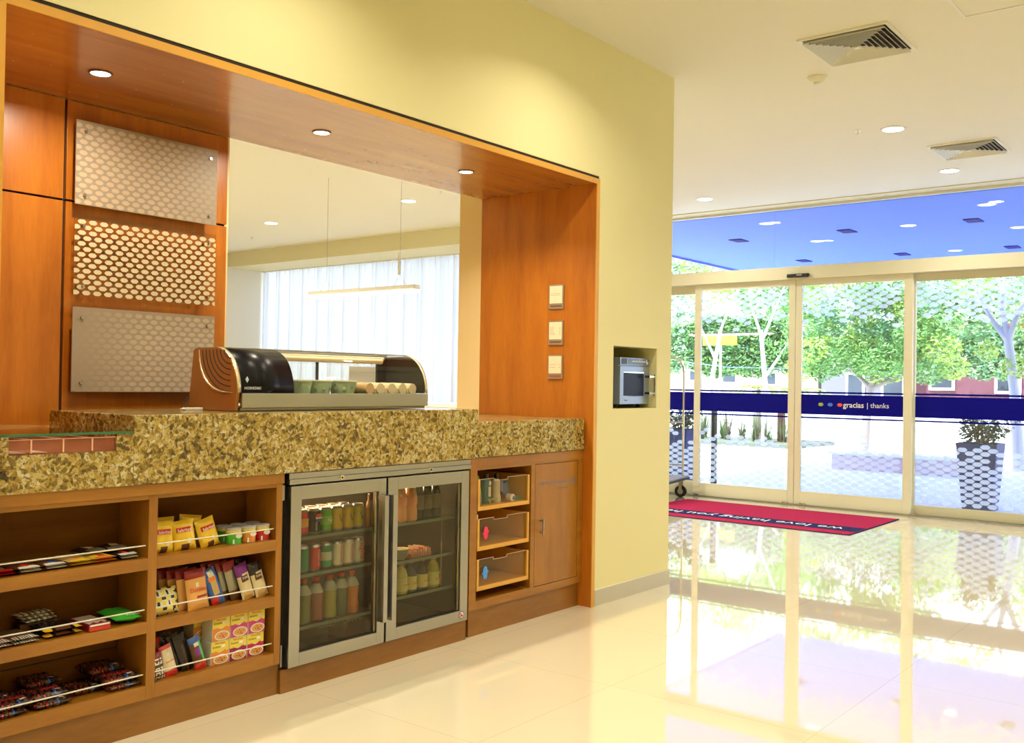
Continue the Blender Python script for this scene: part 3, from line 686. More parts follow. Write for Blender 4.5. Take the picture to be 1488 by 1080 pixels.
def bottle(loc, liq, cap, label_col, label, h=.185, r=.033, name='drink_bottle', grp='bottles in the fridge', lz=(.58, .80), shoulder=.62, glassy=False, logo=None):
    t = thing(name, label, 'bottle', loc, grp)
    prof = [(r*.85, 0), (r, .006), (r*1.0, h*.22), (r*.93, h*.35), (r, h*.5), (r, h*shoulder), (r*.72, h*.78), (r*.40, h*.88), (r*.38, h*.93)]
    MB().lathe(prof, loc, 20).build('bottle_body', mat('bottle_liquid', liq, .1, 0, coat=.6), t)
    MB().lathe([(r*.45, h*.925), (r*.45, h), (r*.40, h*1.005)], loc, 16).build('cap', mat('bottle_cap', cap, .4), t)
    z0, z1 = h*lz[0], h*lz[1]
    def rad(z):
        for (ra, za), (rb, zb) in zip(prof, prof[1:]):
            if za <= z <= zb: return ra+(rb-ra)*(z-za)/(zb-za)
        return r
    n = 6; pr = [(rad(z0+(z1-z0)*i/n)+.0008, z0+(z1-z0)*i/n) for i in range(n+1)]
    MB().lathe(pr, loc, 20).build('label_band', mat('bottle_label', label_col, .5), t)
    if logo: text(logo, .014, RT, t, (loc[0]+.006, loc[1]-r-.0012, loc[2]+(z0+z1)/2), (1, 0, 0), (0, 0, 1), 'lettering', width=r*1.3, ext=.0002)
    return t
for x, c, l in ((2.775, (.16, .17, .05), 'olive drink bottle at the left edge of the lower fridge shelf'), (2.843, (.22, .05, .03), 'dark red drink bottle on the lower fridge shelf'),
                (2.922, (.30, .29, .06), 'yellow green drink bottle on the lower fridge shelf'), (2.988, (.08, .10, .05), 'dark green drink bottle on the lower fridge shelf'),
                (3.052, (.50, .15, .02), 'orange drink bottle at the right of the lower fridge shelf')):
    bottle((x, .152, .247), c, (.55, .04, .03), (.40, .42, .33), l, h=.19, r=.034, lz=(.66, .86), shoulder=.66)
bottle((3.132, .13, .629), (.55, .28, .16), (.6, .4, .3), (.6, .35, .25), 'small water bottle tinted as lit pink at the right of the top left fridge shelf', h=.15, r=.014)  # pink light put into the bottle, cap and label colours
for i, x in enumerate((3.345, 3.418)):
    bottle((x, .145, .627), (.75, .36, .15), (.8, .5, .3), (.72, .30, .14), 'clear water bottle tinted as lit orange, %s of the pair behind the right fridge door' % ['left', 'right'][i], h=.195, r=.036, lz=(.42, .62))  # warm fridge light put into the colours of clear bottles
for i, x in enumerate((3.487, 3.548, 3.611)):
    bottle((x, .16, .627), (.03, .03, .04), (.4, .3, .2), (.16, .13, .09), 'dark water bottle with a dull label, %s of the three behind the right fridge door' % ['left', 'middle', 'right'][i], h=.19, r=.030, lz=(.25, .62))
for i, (x, c, cp_) in enumerate([(3.37, (.42, .40, .06), (.4, .1, .05)), (3.433, (.05, .03, .02), (.4, .06, .04)), (3.512, (.05, .03, .02), (.35, .06, .04)), (3.595, (.32, .32, .06), (.4, .35, .1))]):
    bottle((x, .152, .281), c, cp_, (.60, .58, .18), ['yellow juice bottle nearest the fridge handles on the lower right shelf', 'dark juice bottle with a cream label, left of two on the lower right shelf', 'dark juice bottle with a cream label, right of two on the lower right shelf', 'pale yellow juice bottle at the right end of the lower right shelf'][i],
           h=.15, r=.033, lz=(.10, .52), shoulder=.58, grp='juice bottles behind the right fridge door', logo='Jumex')
t = thing('stacked_bowl', 'stack of pale bowls behind the right fridge door', 'bowls', (3.36, .16, .447))
for k in range(3): MB().lathe([(.03, .0+k*.014), (.046, .022+k*.014), (.048, .022+k*.014), (.032, .002+k*.014)], (3.36, .16, .447), 20).build('bowl', mat('pale_bowl', (.45, .46, .36), .4), t)
R2 = random.Random(3)
for i in range(4):
    x = 3.43+i*.036
    t = MB()
    for k in range(7):
        t.box(x-.02+k*.006, x-.016+k*.006, .13, .20, .447, .455+.012*R2.random()+.03*math.sin(k*.45+.3), k % 2)
    single('snack_pack', t, [mat('pack_red', (.55, .10, .05), .4), mat('pack_cream', (.62, .52, .40), .4)], 'small red and cream pack behind the right fridge door, %s from the left' % ['first', 'second', 'third', 'fourth'][i], 'snack pack', (x, .16, .447), 'red packs behind the right fridge door')
t = thing('wire_basket', 'wire edged basket on the floor of the fridge behind the left door', 'basket', (2.98, .2, .129))
b = MB(); b.box(2.86, 3.13, .14, .142, .13, .21); b.box(2.86, 2.862, .142, .30, .13, .21); b.box(3.128, 3.13, .142, .30, .13, .21); b.box(2.86, 3.13, .142, .3, .129, .131)
b.build('side_panel', M['acryl'], t)
w_ = MB(); pts = []
for i in range(60): pts.append((2.86+.27*i/59, .140+.004*math.cos(i*1.3), .212+.004*math.sin(i*1.3)))
w_.tube(pts, .002, 6); w_.build('coiled_rim', M['steel'], t)
single('carton', MB().box(3.03, 3.118, .16, .28, .131, .215), mat('brown_carton', (.30, .14, .06), .6), 'small brown carton inside the wire basket in the fridge', 'carton', (3.07, .22, .131))

# ================================================================== TOILETRIES in the bins
G = 'toiletries in the top pull out bin'
t = thing('toothpaste_tube', 'upright green tapering tube in the top bin', 'tube', (3.897, .13, .6635), G)
t_ = MB()
pr = [(.026, .004, 0), (.028, .018, .02), (.024, .018, .06), (.012, .012, .13), (.010, .002, .152)]
prf = [(.024, 0), (.027, .02), (.024, .06), (.015, .11), (.009, .150)]
t_.lathe(prf, (3.897, .13, .6635), 16, seg_mi=[0, 0, 1, 1]); t_.build('tube_body', [mat('grey_green_plastic', (.20, .24, .18), .4), mat('bright_green_plastic', (.16, .45, .02), .35)], t)
t = thing('mouthwash_bottle', 'teal bottle with white label in the top bin', 'bottle', (3.972, .13, .6635), G)
MB().box(3.945, 3.995, .115, .150, .6635, .79).build('bottle_body', mat('teal_plastic', (.01, .16, .20), .3), t, bevel=.005)
MB().box(3.974, 3.993, .1135, .115, .70, .752).box(3.980, 3.995, .1135, .115, .665, .69).box(3.978,3.994,.1135,.115,.76,.78).build('label', M['txtwhite'], t)
MB().cyl((3.972, .132, .79), (3.972, .132, .818), .014, n=14).build('cap', M['black'], t)
t = thing('lotion_bottle', 'cream white bottle with purple label and dark cap in the top bin', 'bottle', (4.055, .13, .6635), G)
MB().lathe([(.024, 0), (.027, .006), (.026, .03), (.022, .045), (.024, .10), (.021, .115), (.012, .125)], (4.055, .13, .6635), 18).build('bottle_body', mat('cream_plastic', (.75, .74, .60), .35), t)
MB().cyl((4.055, .13, .786), (4.055, .13, .815), .012, n=14).build('cap', M['black'], t)
MB().box(4.064, 4.078, .102, .1075, .72, .775).build('label', mat('purple_print', (.25, .20, .48), .4), t)
t = thing('toothbrush_pack', 'blue blister card leaning in the top bin', 'card pack', (4.14, .14, .6635), G)
MB().add([(4.115, .13, .70), (4.165, .13, .70), (4.19, .16, .775), (4.14, .16, .775), (4.115, .133, .70), (4.165, .133, .70), (4.19, .163, .775), (4.14, .163, .775)], [(0,1,2,3),(7,6,5,4),(0,4,5,1),(1,5,6,2),(2,6,7,3),(3,7,4,0)]).build('card', mat('blue_card', (.06, .16, .45), .4), t)
MB().box(4.148, 4.172, .150, .1535, .758, .766).build('hang_slot', mat('dark_blue_card', (.01, .03, .12), .4), t)
single('roll_on_deodorant', MB().cyl((4.145, .085, .684), (4.145, .12, .684), .020, n=18, mi=0).cyl((4.152, .0845, .681), (4.152, .0855, .681), .011, n=14, mi=1), [mat('white_plastic', (.8, .8, .74), .35), mat('navy_print', (.05, .10, .30), .4)], 'white round deodorant end before the blue card in the top bin', 'deodorant', (4.145, .1, .6635), G)
single('soap_box', MB().box(4.175, 4.243, .10, .14, .6635, .684), mat('green_soap', (.03, .18, .06), .3), 'small dark green soap box at the right of the top bin', 'soap', (4.21, .12, .6635), G, .002)
single('green_comb_pack', MB().box(3.94, 4.02, .092, .098, .683, .693), mat('lime_pack', (.22, .32, .05), .4), 'small lime green comb lying before the teal bottle', 'comb', (3.98, .095, .683), G)
single('razor_pack', MB().box(3.848, 3.853, .09, .18, .6635, .74), mat('pale_pack', (.5, .42, .45), .4), 'slim pale pack standing at the left end of the top bin', 'pack', (3.85, .13, .6635), G)
single('white_cream_tube', MB().box(3.8445, 3.866, .09, .14, .4575, .62), mat('offwhite_tube', (.70, .66, .58), .4), 'white tube sticking up at the left of the middle bin', 'tube', (3.855, .115, .4575), None, .004)
t = thing('boxed_tube', 'yellow lettered box with black top at the left of the bottom bin', 'box', (3.857, .12, .2525))
MB().box(3.8445, 3.872, .085, .14, .2525, .352).build('box_body', mat('gold_box', (.55, .36, .06), .4), t)
MB().box(3.8445, 3.872, .085, .14, .352, .386).build('box_top', M['black'], t)
# ================================================================== SNACKS
def pouch_mesh(w, h, th, reg, crimp=.10, nu=14, nv=18, boxy=1.0, pinch=0.0, seed=0):
    # pillow pack standing in the XZ plane, base at z=0, front towards -Y; reg(u,v)->material index, u,v in -1..1
    rr = random.Random(seed); mb = MB(); ph = rr.random()*6
    for side in (-1, 1):
        vs = []
        for j in range(nv+1):
            v = -1+2*j/nv
            for i in range(nu+1):
                u = -1+2*i/nu
                e = max(0, 1-abs(u)**(2.6*boxy))**(.6/boxy); c = max(0, min(1, (1-abs(v))/crimp*.5)); f = max(0, 1-abs(v)**(4*boxy))**(.7/boxy)*c**.5
                y = side*th/2*e*f*(1+.12*math.sin(3*u+2*v+ph)+.06*math.sin(7*u-5*v+ph))
                x = w/2*u*(1-pinch*(1-abs(v)**.5)*.3-.03*f)
                vs.append((x, y+side*.0004, h/2*(v+1)))
        fs = []; ms = []
        for j in range(nv):
            for i in range(nu):
                a = j*(nu+1)+i; q = (a, a+1, a+nu+2, a+nu+1)
                fs.append(q if side < 0 else q[::-1]); ms.append(reg(-1+2*(i+.5)/nu, -1+2*(j+.5)/nv))
        mb.add(vs, fs, ms, True)
    return mb
def pouch(name, label, cat, grp, w, h, th, mats, reg, loc, rot=(0, 0, 0), word=None, wmat=None, wpos=(0, .3), ww=.6, wsize=.02, **k):
    t = thing(name, label, cat, (0, 0, 0), grp)
    pouch_mesh(w, h, th, reg, **k).build('wrapper', mats, t)
    if word: text(word, wsize, wmat, t, (w/2*wpos[0], -th*.5-.003, h/2*(1+wpos[1])), (1, 0, 0), (0, 0, 1), 'lettering', width=w*ww, ext=.0002)
    t.location = loc; t.rotation_euler = rot
    return t
Y_ = mat('yellow_foil', (.78, .52, .03), .3); RD = mat('red_foil', (.50, .015, .01), .3); BR = mat('brown_foil', (.10, .035, .012), .35); CR = mat('cream_foil', (.70, .60, .38), .4)
GD = mat('gold_print', (.60, .40, .14), .4); DK = mat('black_foil', (.015, .010, .012), .25); WH = mat('white_foil', (.75, .74, .66), .35); OR = mat('orange_print', (.70, .22, .03), .4)
BL = mat('blue_foil', (.02, .09, .40), .3); PU = mat('purple_foil', (.16, .01, .22), .35); GN = mat('green_foil', (.04, .40, .03), .3); DR = mat('dark_red_foil', (.22, .012, .02), .3)
SI = mat('silver_foil', (.35, .32, .25), .25, .5); TO = mat('toast_orange', (.70, .36, .10), .5); MG = mat('magenta_print', (.50, .03, .20), .4); LY = mat('lemon_print', (.80, .66, .08), .4)
def chips(u, v):
    if -.75 < u < .6 and .18 < v < .55: return 1
    if v < -.55 and -.5 < u < .35: return 2
    if .1 < u < .45 and -.55 < v < -.25: return 3
    return 0
ZT, ZM, ZB = .6435, .4125, .1805
for i, (x, rz, ry) in enumerate([(2.072, .05, .03), (2.168, -.12, -.10), (2.280, .10, -.24)]):
    pouch('chip_bag', 'yellow chip bag in the front of the top right shelf, %s' % ['leftmost beside the upright', 'in the middle', 'tilted beside the green canister'][i], 'bag of chips', 'yellow chip bags on the top right shelf', .092, .115, .038, [Y_, RD, BR, WH], chips, (x, .118, ZT-.002), (-.12, ry, rz), 'Sabritas', WT, (-.08, .36), .58, seed=i)
for i, (x, ry) in enumerate([(2.11, 0), (2.215, .15)]):
    pouch('chip_bag', 'yellow and dark chip bag in the back row of the top right shelf, %s' % ['left', 'right'][i], 'bag of chips', 'yellow chip bags on the top right shelf', .10, .125, .036, [Y_, BR, RD, WH], chips, (x, .185, ZT-.002), (0, ry, 0), seed=i+5)
def canister(loc, col, label):
    t = thing('crisp_canister', label, 'canister', loc, 'small crisp canisters on the top right shelf'); r = .031
    MB().lathe([(r, 0), (r, .002), (r, .044), (r, .056)], loc, 22, seg_mi=[1, 0, 2]).build('tube', [mat('canister_paint', col, .35), M['steel'], mat('canister_cream_top', (.72, .62, .15), .4)], t)
    MB().lathe([(r*1.04, .056), (r*1.04, .063), (r*.9, .064)], loc, 22).build('lid', mat('grey_lid', (.42, .40, .38), .3), t)
    e = MB(); n = 16; cx, cz = loc[0]+.004, loc[2]+.034
    e.prism([(cx+.015*math.cos(2*PI*k/n), cz+.010*math.sin(2*PI*k/n)) for k in range(n)], 'Y', loc[1]-r-.0012, loc[1]-r+.001)
    e.build('oval_badge', WT, t)
    MB().box(loc[0]-.022, loc[0]-.012, loc[1]-.0275, loc[1]-.026, loc[2]+.003, loc[2]+.02).build('barcode', WT, t)
for x, c, n in ((2.378, (.06, .38, .02), 'green'), (2.447, (.62, .22, .03), 'orange'), (2.514, (.42, .01, .015), 'red')):
    canister((x, .108, ZT), c, 'small %s crisp canister in the front row of the top right shelf' % n)
    canister((x+.01, .185, ZT), c, 'small crisp canister standing right behind the %s one' % n)
# middle right shelf
def pop(u, v):
    k = math.sin(u*9+1)*math.sin(v*8)
    return 0 if k > .15 else (1 if k > -.4 else 2)
pouch('popcorn_bag', 'black yellow and white popcorn bag at the left of the middle right shelf', 'bag of popcorn', None, .125, .10, .05, [LY, WH, DK], pop, (2.088, .115, ZM-.002), (-.25, 0, .1), seed=9)
def toast(u, v):
    if v > .55: return 1
    if -.2 < u < .2 and .12 < v < .38: return 3
    if -.1 < u < .8 and -.45 < v < -.3: return 1
    return 0
for k in range(5):
    pouch('toast_pack', 'clear toast pack with red top, %s of the leaning row' % ['foremost', 'second', 'third', 'fourth', 'last'][k], 'pack of toast', 'red topped toast packs leaning in a row',
          .098, .152, .020, [TO, DR, RD, WH], toast, (2.218-.020*k, .098+.028*k, ZM), (-.13, -.06, .08), 'Donitas' if k == 0 else None, RT, (0, -.02), .75, seed=k+20)
def cookie(u, v):
    if v > .55 and u > -.5: return 1 if v < .85 and abs(u) < .5 else 0
    if abs(u) < .5 and (.05 < v < .35 or -.4 < v < -.05): return 2
    if abs(u) < .6 and .38 < v < .55: return 3
    if v < -.5: return 4 if u < 0 else 0
    return 0
pouch('cookie_pack', 'blue cookie pack with pictured biscuits leaning on the middle right shelf', 'pack of cookies', None, .062, .150, .024, [BL, WH, GD, OR, RD], cookie, (2.318, .108, ZM), (-.15, -.30, .05), seed=31)
pouch('nut_bag', 'low bag of nuts with green print beside the toast packs', 'bag of nuts', None, .062, .105, .028, [GD, GN, OR, WH], lambda u, v: 1 if v > .5 else (2 if v > .1 and abs(u) < .5 else 0), (2.272, .150, ZM), (0, 0, 0), seed=33)
for k in range(4):
    pouch('slim_snack_pouch', 'slim olive pouch with red top in the leaning row, %s' % ['nearest the purple pouch', 'second from the purple pouch', 'third from the purple pouch', 'farthest from the purple pouch'][k], 'snack pouch', 'slim olive pouches with red tops', .060, .160, .016, [SI, DR, BR], lambda u, v: 1 if v > .5 else (2 if v < -.4 else 0), (2.413-.021*k, .125+.018*k, ZM), (-.12, -.22, .1), seed=40+k)
def pur(u, v):
    if v > .45: return 0
    if abs(u) < .55 and .02 < v < .32: return 2
    if v < -.55 and abs(u) < .7: return 3
    if v > .3 and u < -.3: return 0
    return 1
pouch('cookie_pouch', 'slim cream cookie pouch with purple top on the middle right shelf', 'snack pouch', None, .062, .148, .022, [PU, CR, BR, GD], pur, (2.456, .104, ZM), (-.15, -.24, .05), 'TOKI', WT, (0, .2), .45, seed=50)
pouch('cookie_pouch', 'slim cream cookie pouch with black top at the right end of that shelf', 'snack pouch', None, .062, .148, .022, [DK, CR, BR, GD], pur, (2.519, .100, ZM), (-.15, -.24, .05), 'TOKI', WT, (0, .2), .45, seed=51)
pouch('cookie_pouch', 'dark pouch standing behind the black topped cookie pouch', 'snack pouch', None, .06, .155, .022, [DK, DK, BR, DR], pur, (2.50, .165, ZM), (-.1, -.2, .05), seed=52)
# bottom right shelf
def seeds(u, v):
    return 0 if v > .6 else (1 if abs(math.sin(u*8)*math.sin(v*9)) > .5 else 2)
pouch('granola_bag', 'speckled seed bag with red top at the left of the bottom right shelf', 'bag of seeds', None, .065, .10, .025, [DR, WH, BR], seeds, (2.045, .094, ZB), (-.1, -.1, 0), seed=60)
def bran(u, v):
    if v > .75: return 1
    if abs(u) < .3 and .3 < v < .6: return 2
    if v < -.55: return 1
    return 0
pouch('bran_bar_pouch', 'cream and red fruit bar pouch next to the seed bag', 'snack pouch', None, .055, .120, .022, [CR, RD, WH], bran, (2.108, .096, ZB), (-.15, -.22, .1), 'Bran Frut', RT, (0, .0), .7, seed=61)
pouch('bran_bar_pouch', 'red topped bar pouch half hidden behind the cream and red one', 'snack pouch', None, .075, .135, .022, [DR, RD, DR], bran, (2.075, .150, ZB), (-.1, -.1, .1), seed=62)
for k in range(4):
    pouch('dark_cookie_pouch', 'black cookie pouch leaning in the bottom right shelf, %s' % ['nearest the blue topped pouch', 'second from the blue topped pouch', 'third from the blue topped pouch', 'farthest from the blue topped pouch'][k], 'snack pouch', 'black pouches on the bottom right shelf', .055, .148, .017, [DK, BR], lambda u, v: 1 if abs(u) < .2 and v < .5 else 0, (2.190-.017*k, .115+.015*k, ZB), (-.12, -.28, .1), seed=70+k)
def bg_(u, v):
    if v > .72: return 0
    if abs(u) < .45 and .42 < v < .66: return 2
    if abs(u) < .45 and -.1 < v < .3: return 3
    if v < -.5: return 4
    return 1 if u > .4 else 5
pouch('candy_pouch', 'dark pouch with blue top and pale tag beside the soup cartons', 'snack pouch', None, .052, .130, .02, [BL, GN, WH, PU, RD, BR], bg_, (2.232, .092, ZB), (-.12, -.25, .05), seed=80)
def soup(loc, accent, label, grp='instant soup cartons stacked on the bottom right shelf'):
    t = thing('soup_carton', label, 'carton', loc, grp); x, y, z = loc; w, h, d = .0405, .0905, .07
    MB().box(x-w, x+w, y, y+d, z, z+h).build('carton', M['white'], t, bevel=.0015)
    f = y-.0004
    p = MB(); p.box(x-w+.001, x+w-.001, f-.0004, y, z+h*.56, z+h-.001, 0); 
    p.add([(x-w+.001, f, z+.001), (x+w-.001, f, z+.001), (x+w-.001, f, z+h*.66), (x+w*.5, f-.0006, z+h*.60), (x, f-.0006, z+h*.50), (x-w*.5, f-.0006, z+h*.58), (x-w+.001, f, z+h*.66)], [(0, 1, 2, 3, 4, 5, 6)], 1)
    e = [(x+.004+w*.86*math.cos(2*PI*k/20), z+h*.22+h*.21*math.sin(2*PI*k/20)) for k in range(20)]
    p.prism(e, 'Y', f-.0016, f-.0008, 3); p.prism([((a-x-.004)*.82+x+.004, (b-z-h*.22)*.78+z+h*.22) for a, b in e], 'Y', f-.0024, f-.0016, 2)
    for k in range(12):
        a, r = k*2.4, .75*math.sqrt((k+.5)/12); px, pz = x+.004+w*.6*r*math.cos(a), z+h*.22+h*.14*r*math.sin(a)
        p.box(px-.003, px+.003, f-.0028, f-.0024, pz-.0022, pz+.0022, 4+k % 2)
    p.box(x+w*.15, x+w*.55, f-.0012, f-.0004, z+h*.71, z+h*.82, 3)
    p.build('printed_front', [LY, accent, TO, WT, RD, GD], t)
    text('Maruchan', .012, RT, t, (x, f-.0007, z+h*.92), (1, 0, 0), (0, 0, 1), 'lettering', width=w*1.1, ext=.0002)
    text('Instant', .014, BK, t, (x-w*.40, f-.0007, z+h*.77), (1, 0, 0), (0, 0, 1), 'lettering', width=w*.85, ext=.0002)
    return t
for r_, zz in ((0, ZB), (1, ZB+.0915)):
    for c_, (x, a, nm) in enumerate([(2.318, OR, 'left'), (2.402, MG if r_ else mat('maroon_print', (.28, .01, .08), .4), 'middle'), (2.486, MG if r_ else mat('crimson_print', (.42, .01, .09), .4), 'right')]):
        soup((x-.004*(1-r_), .092, zz), a, 'instant soup carton, %s one of the %s row' % (nm, ['lower', 'upper'][r_]))
    for c_, (x, a, nm) in enumerate([(2.318, OR, 'left'), (2.402, MG, 'middle')]):
        soup((x-.03, .172, zz), a, 'instant soup carton behind the %s one of the %s row' % (nm, ['lower', 'upper'][r_]))
# flat packs in the left bay (lying; front of the pouch turned up)
def bar(label, cat, grp, x, y, z, w, l, th, mats, reg, rz=0, name='chocolate_bar', word=None, wm=None, seed=0, tilt=0, boxy=1.0):
    # lies flat: width w along X, length l along Y
    t = thing(name, label, cat, (0, 0, 0), grp)
    pouch_mesh(w, l, th, reg, seed=seed, nu=20, nv=20, boxy=boxy).build('wrapper', mats, t)
    if word: text(word, .02, wm, t, (0, -th*.5-.0015, l*.40), (1, 0, 0), (0, 0, 1), 'lettering', width=w*.75, ext=.0002)
    t.rotation_euler = (-PI/2+tilt, 0, rz); t.location = (x, y, z+th/2+.001)
    return t
def stripe(a, b): return lambda u, v: 1 if (v < a and abs(u) < .8) else (2 if abs(u) < .3 and v < b else 0)
GT = 'flat chocolate packs on the top left shelf'
for i, (x, w, ms) in enumerate([(1.475, .075, [DK, RD, SI]), (1.558, .085, [BR, WH, RD]), (1.645, .085, [BR, WH, BL]), (1.735, .085, [GD, Y_, OR]), (1.822, .085, [Y_, OR, RD]), (1.912, .085, [DK, WH, RD])]):
    cols = ['dark one at the left edge', 'brown one with red white end', 'brown one with blue white end', 'dull gold one', 'bright yellow one', 'black and white one at the right']
    for k in range(2):
        bar('flat chocolate pack, top left shelf, %s%s' % (cols[i], '' if k == 0 else ', lying beneath'), 'chocolate bar', GT, x+(.01*k), .075+.008*k, ZT+.0125*(1-k)+.0005, w, .15, .011, ms, stripe(-.72, -.2), .02*i-.05, seed=i*3+k)
for i, x in enumerate((1.83, 1.90)):
    bar('crumpled black snack pack at the back of the top left shelf, %s' % ['left', 'right'][i], 'snack pack', GT, x, .13, ZT+.0245, .09, .10, .018, [DK, SI, GD], stripe(-.3, .6), .3-.5*i, seed=90+i, name='snack_pack')
GMd = 'flat snack packs on the middle left shelf'
for i, (x, w, ms, nm) in enumerate([(1.468, .075, [DR, WH, SI], 'dark red one at the left edge'), (1.552, .085, [BR, WH, SI], 'brown one with cream dotted edge')]):
    for k in range(2):
        bar('flat snack pack, middle left shelf, %s%s' % (nm, '' if k == 0 else ', lying beneath'), 'snack pack', GMd, x, .075, ZM+.0125*(1-k)+.0005, w, .15, .011, ms, lambda u, v: 1 if (v < -.6 and int((u+1)*9) % 2) else (2 if int((v+1)*10) % 3 == 0 else 0), .05, seed=100+i*3+k, name='snack_pack')
for k in range(2):
    bar('wide black pack with yellow corner pictures on the middle left shelf%s' % ('' if k == 0 else ', lower'), 'snack pack', GMd, 1.68, .078, ZM+.017*(1-k)+.0005, .13, .14, .015, [DK, Y_, BR], lambda u, v: 1 if (v < -.6 and abs(u) > .6) else (2 if abs(u) < .4 and v < -.5 else 0), .0, seed=110+k, name='cookie_pack')
for k in range(3):
    bar('silver wrapped bar on the pile at the back of the middle left shelf, %s' % ['top', 'middle', 'lowest'][k], 'snack bar', 'silver wrapped bars at the back', 1.645+.012*k, .20, ZM+.012*(2-k)+.035-.0345*(0), .13, .05, .011, [SI, WH, BR], lambda u, v: 0 if int((u+1)*6) % 2 else 1, .15, seed=120+k, name='snack_bar')
single('carton_riser', MB().box(1.59, 1.72, .205, .255, ZM, ZM+.034), BR, 'low brown box beneath the silver bars at the back', 'box', (1.65, .23, ZM))
t = thing('cookie_box', 'red and white cookie box lying beside the green pack', 'box', (1.80, .14, ZM))
MB().box(1.762, 1.842, .068, .21, ZM, ZM+.026).build('carton', DR, t, bevel=.003)
pz = MB(); pz.box(1.764, 1.840, .0665, .068, ZM+.002, ZM+.014, 0); pz.box(1.766, 1.838, .0665, .068, ZM+.018, ZM+.024, 1)
for k in range(8): pz.box(1.768+k*.009, 1.773+k*.009, .075+.01*(k % 3), .20, ZM+.026, ZM+.0268, 1)
pz.build('print', [RD, WH], t)
t = thing('green_snack_pack', 'bright green pillow pack at the right end of the middle left shelf', 'snack pack', (0, 0, 0))
pouch_mesh(.100, .15, .030, lambda u, v: 0, seed=7).build('wrapper', GN, t)
text('Kranky', .02, WT, t, (.02, -.012, .012), (1, 0, 0), (0, 0, 1), 'lettering', width=.05, ext=.0002)
t.rotation_euler = (-PI/2+.05, 0, -.05); t.location = (1.915, .072, ZM+.02)
GB = 'dark cookie packs on the bottom left shelf'
def ck(u, v):
    a = math.sin(u*13+v*7)*math.sin(v*17-u*5)
    if v < -.35 and -.7 < u < .1 and -.65 < v and a > .1: return 1
    if v < -.55 and 0.15 < u < .35: return 2
    if abs(u-.55) < .12 and -.75 < v < -.5: return 3
    return 4 if a > .1 else (1 if a < -.72 else 0)
n = 0
for (x, y, lvl, w_, rz) in [(1.50, .10, 0, .125, .05), (1.50, .17, 1, .12, 0), (1.648, .10, 0, .13, .0), (1.648, .12, 1, .13, .08), (1.66, .19, 2, .12, .05), (1.80, .15, 0, .12, 0), (1.905, .10, 0, .125, 0), (1.90, .10, 1, .135, .04), (1.88, .17, 2, .13, .0), (1.52, .10, 1, .125, .03)]:
    bar('dark red lettered cookie pack, bottom left shelf, %s' % ['left corner bottom', 'left corner back', 'left of centre bottom', 'left of centre on top', 'left of centre at the back', 'flat one in the dark gap', 'right corner bottom', 'right corner on top', 'right corner at the back', 'left corner on top'][n], 'pack of cookies', GB, x, y-.028 if lvl < 2 else y-.03, ZB+.024*lvl+.0005, w_, .13, .023, [DK, RD, BL, WH, BR], ck, rz, name='cookie_pack', word='Chokis' if n in (3, 7, 9) else None, wm=mat('bright_red_print', (.75, .05, .05), .4), seed=130+n, boxy=2.2)
    n += 1

# ================================================================== DOTTED ACRYLIC BOARDS
def fade_mat(name, c_dot, c_bg, xdir):
    m = mat(name, c_dot, .5); nt = m.node_tree; b = nt.nodes['Principled BSDF']
    g = nt.nodes.new('ShaderNodeNewGeometry'); sx = nt.nodes.new('ShaderNodeSeparateXYZ'); nt.links.new(g.outputs['Position'], sx.inputs[0])
    mr = nt.nodes.new('ShaderNodeMapRange')
    mr.inputs['From Min'].default_value = 2.50 if xdir > 0 else 2.42; mr.inputs['From Max'].default_value = 2.80 if xdir > 0 else 2.10
    nt.links.new(sx.outputs['X'], mr.inputs['Value'])
    nt.links.new(ramp(nt, mr.outputs['Result'], [(0, c_dot), (1, c_bg)]), b.inputs['Base Color']); return m
BGc = (.29, .225, .16); DTc = (.47, .345, .23)
for k, (z0, z1, label) in enumerate([(2.030, 2.388, 'frosted acrylic board with pale dots, uppermost of the three'), (1.644, 1.986, 'clear acrylic board with solid cream dots, middle of the three'), (1.235, 1.595, 'frosted acrylic board with dots fading out at left, lowest of the three')]):
    x0, x1 = 2.073, 2.768; y = .828
    t = thing('dotted_acrylic_board', label, 'wall board', ((x0+x1)/2, y, z0), 'dotted acrylic boards on the wood wall')
    MB().box(x0, x1, y, y+.006, z0, z1).build('panel', M['acryl'] if k == 1 else M['frost_panel'], t)
    dm = [fade_mat('board_dots_a', DTc, BGc, 1), mat('board_dots_b', (.62, .52, .33), .5), fade_mat('board_dots_c', (.42, .32, .215), BGc, -1)][k]
    d = MB(); a, b_, w_, h_ = .0492, .0232, .0365, .0190
    nz = int((z1-z0)/b_)+1; nx_ = int((x1-x0)/a)+2
    for j in range(nz+1):
        z = z0+.012+j*b_
        for i in range(nx_):
            x = x0+.008+i*a+(a/2 if j % 2 else 0)
            if z-h_/2 < z0+.002 or z+h_/2 > z1-.002: continue
            xa, xb = max(x-w_/2, x0+.001), min(x+w_/2, x1-.001)
            if xb-xa < w_*.35: continue
            cl_ = lambda q: min(max(q, x0+.001), x1-.001)
            d.add([(xa, y-.0006, z-.002), (cl_(x-w_*.26), y-.0006, z-h_/2), (cl_(x+w_*.26), y-.0006, z-h_/2), (xb, y-.0006, z-.002), (xb, y-.0006, z+.002), (cl_(x+w_*.26), y-.0006, z+h_/2), (cl_(x-w_*.26), y-.0006, z+h_/2), (xa, y-.0006, z+.002)], [(0, 1, 2, 3, 4, 5, 6, 7)])
    d.build('printed_dots', dm, t)
    for px, pz in ((x0+.04, z0+.04), (x1-.04, z0+.04), (x0+.04, z1-.045), (x1-.04, z1-.045)):
        MB().cyl((px, y-.008, pz), (px, .877, pz), .0065, n=14).build('standoff_bolt', M['steel'], t)

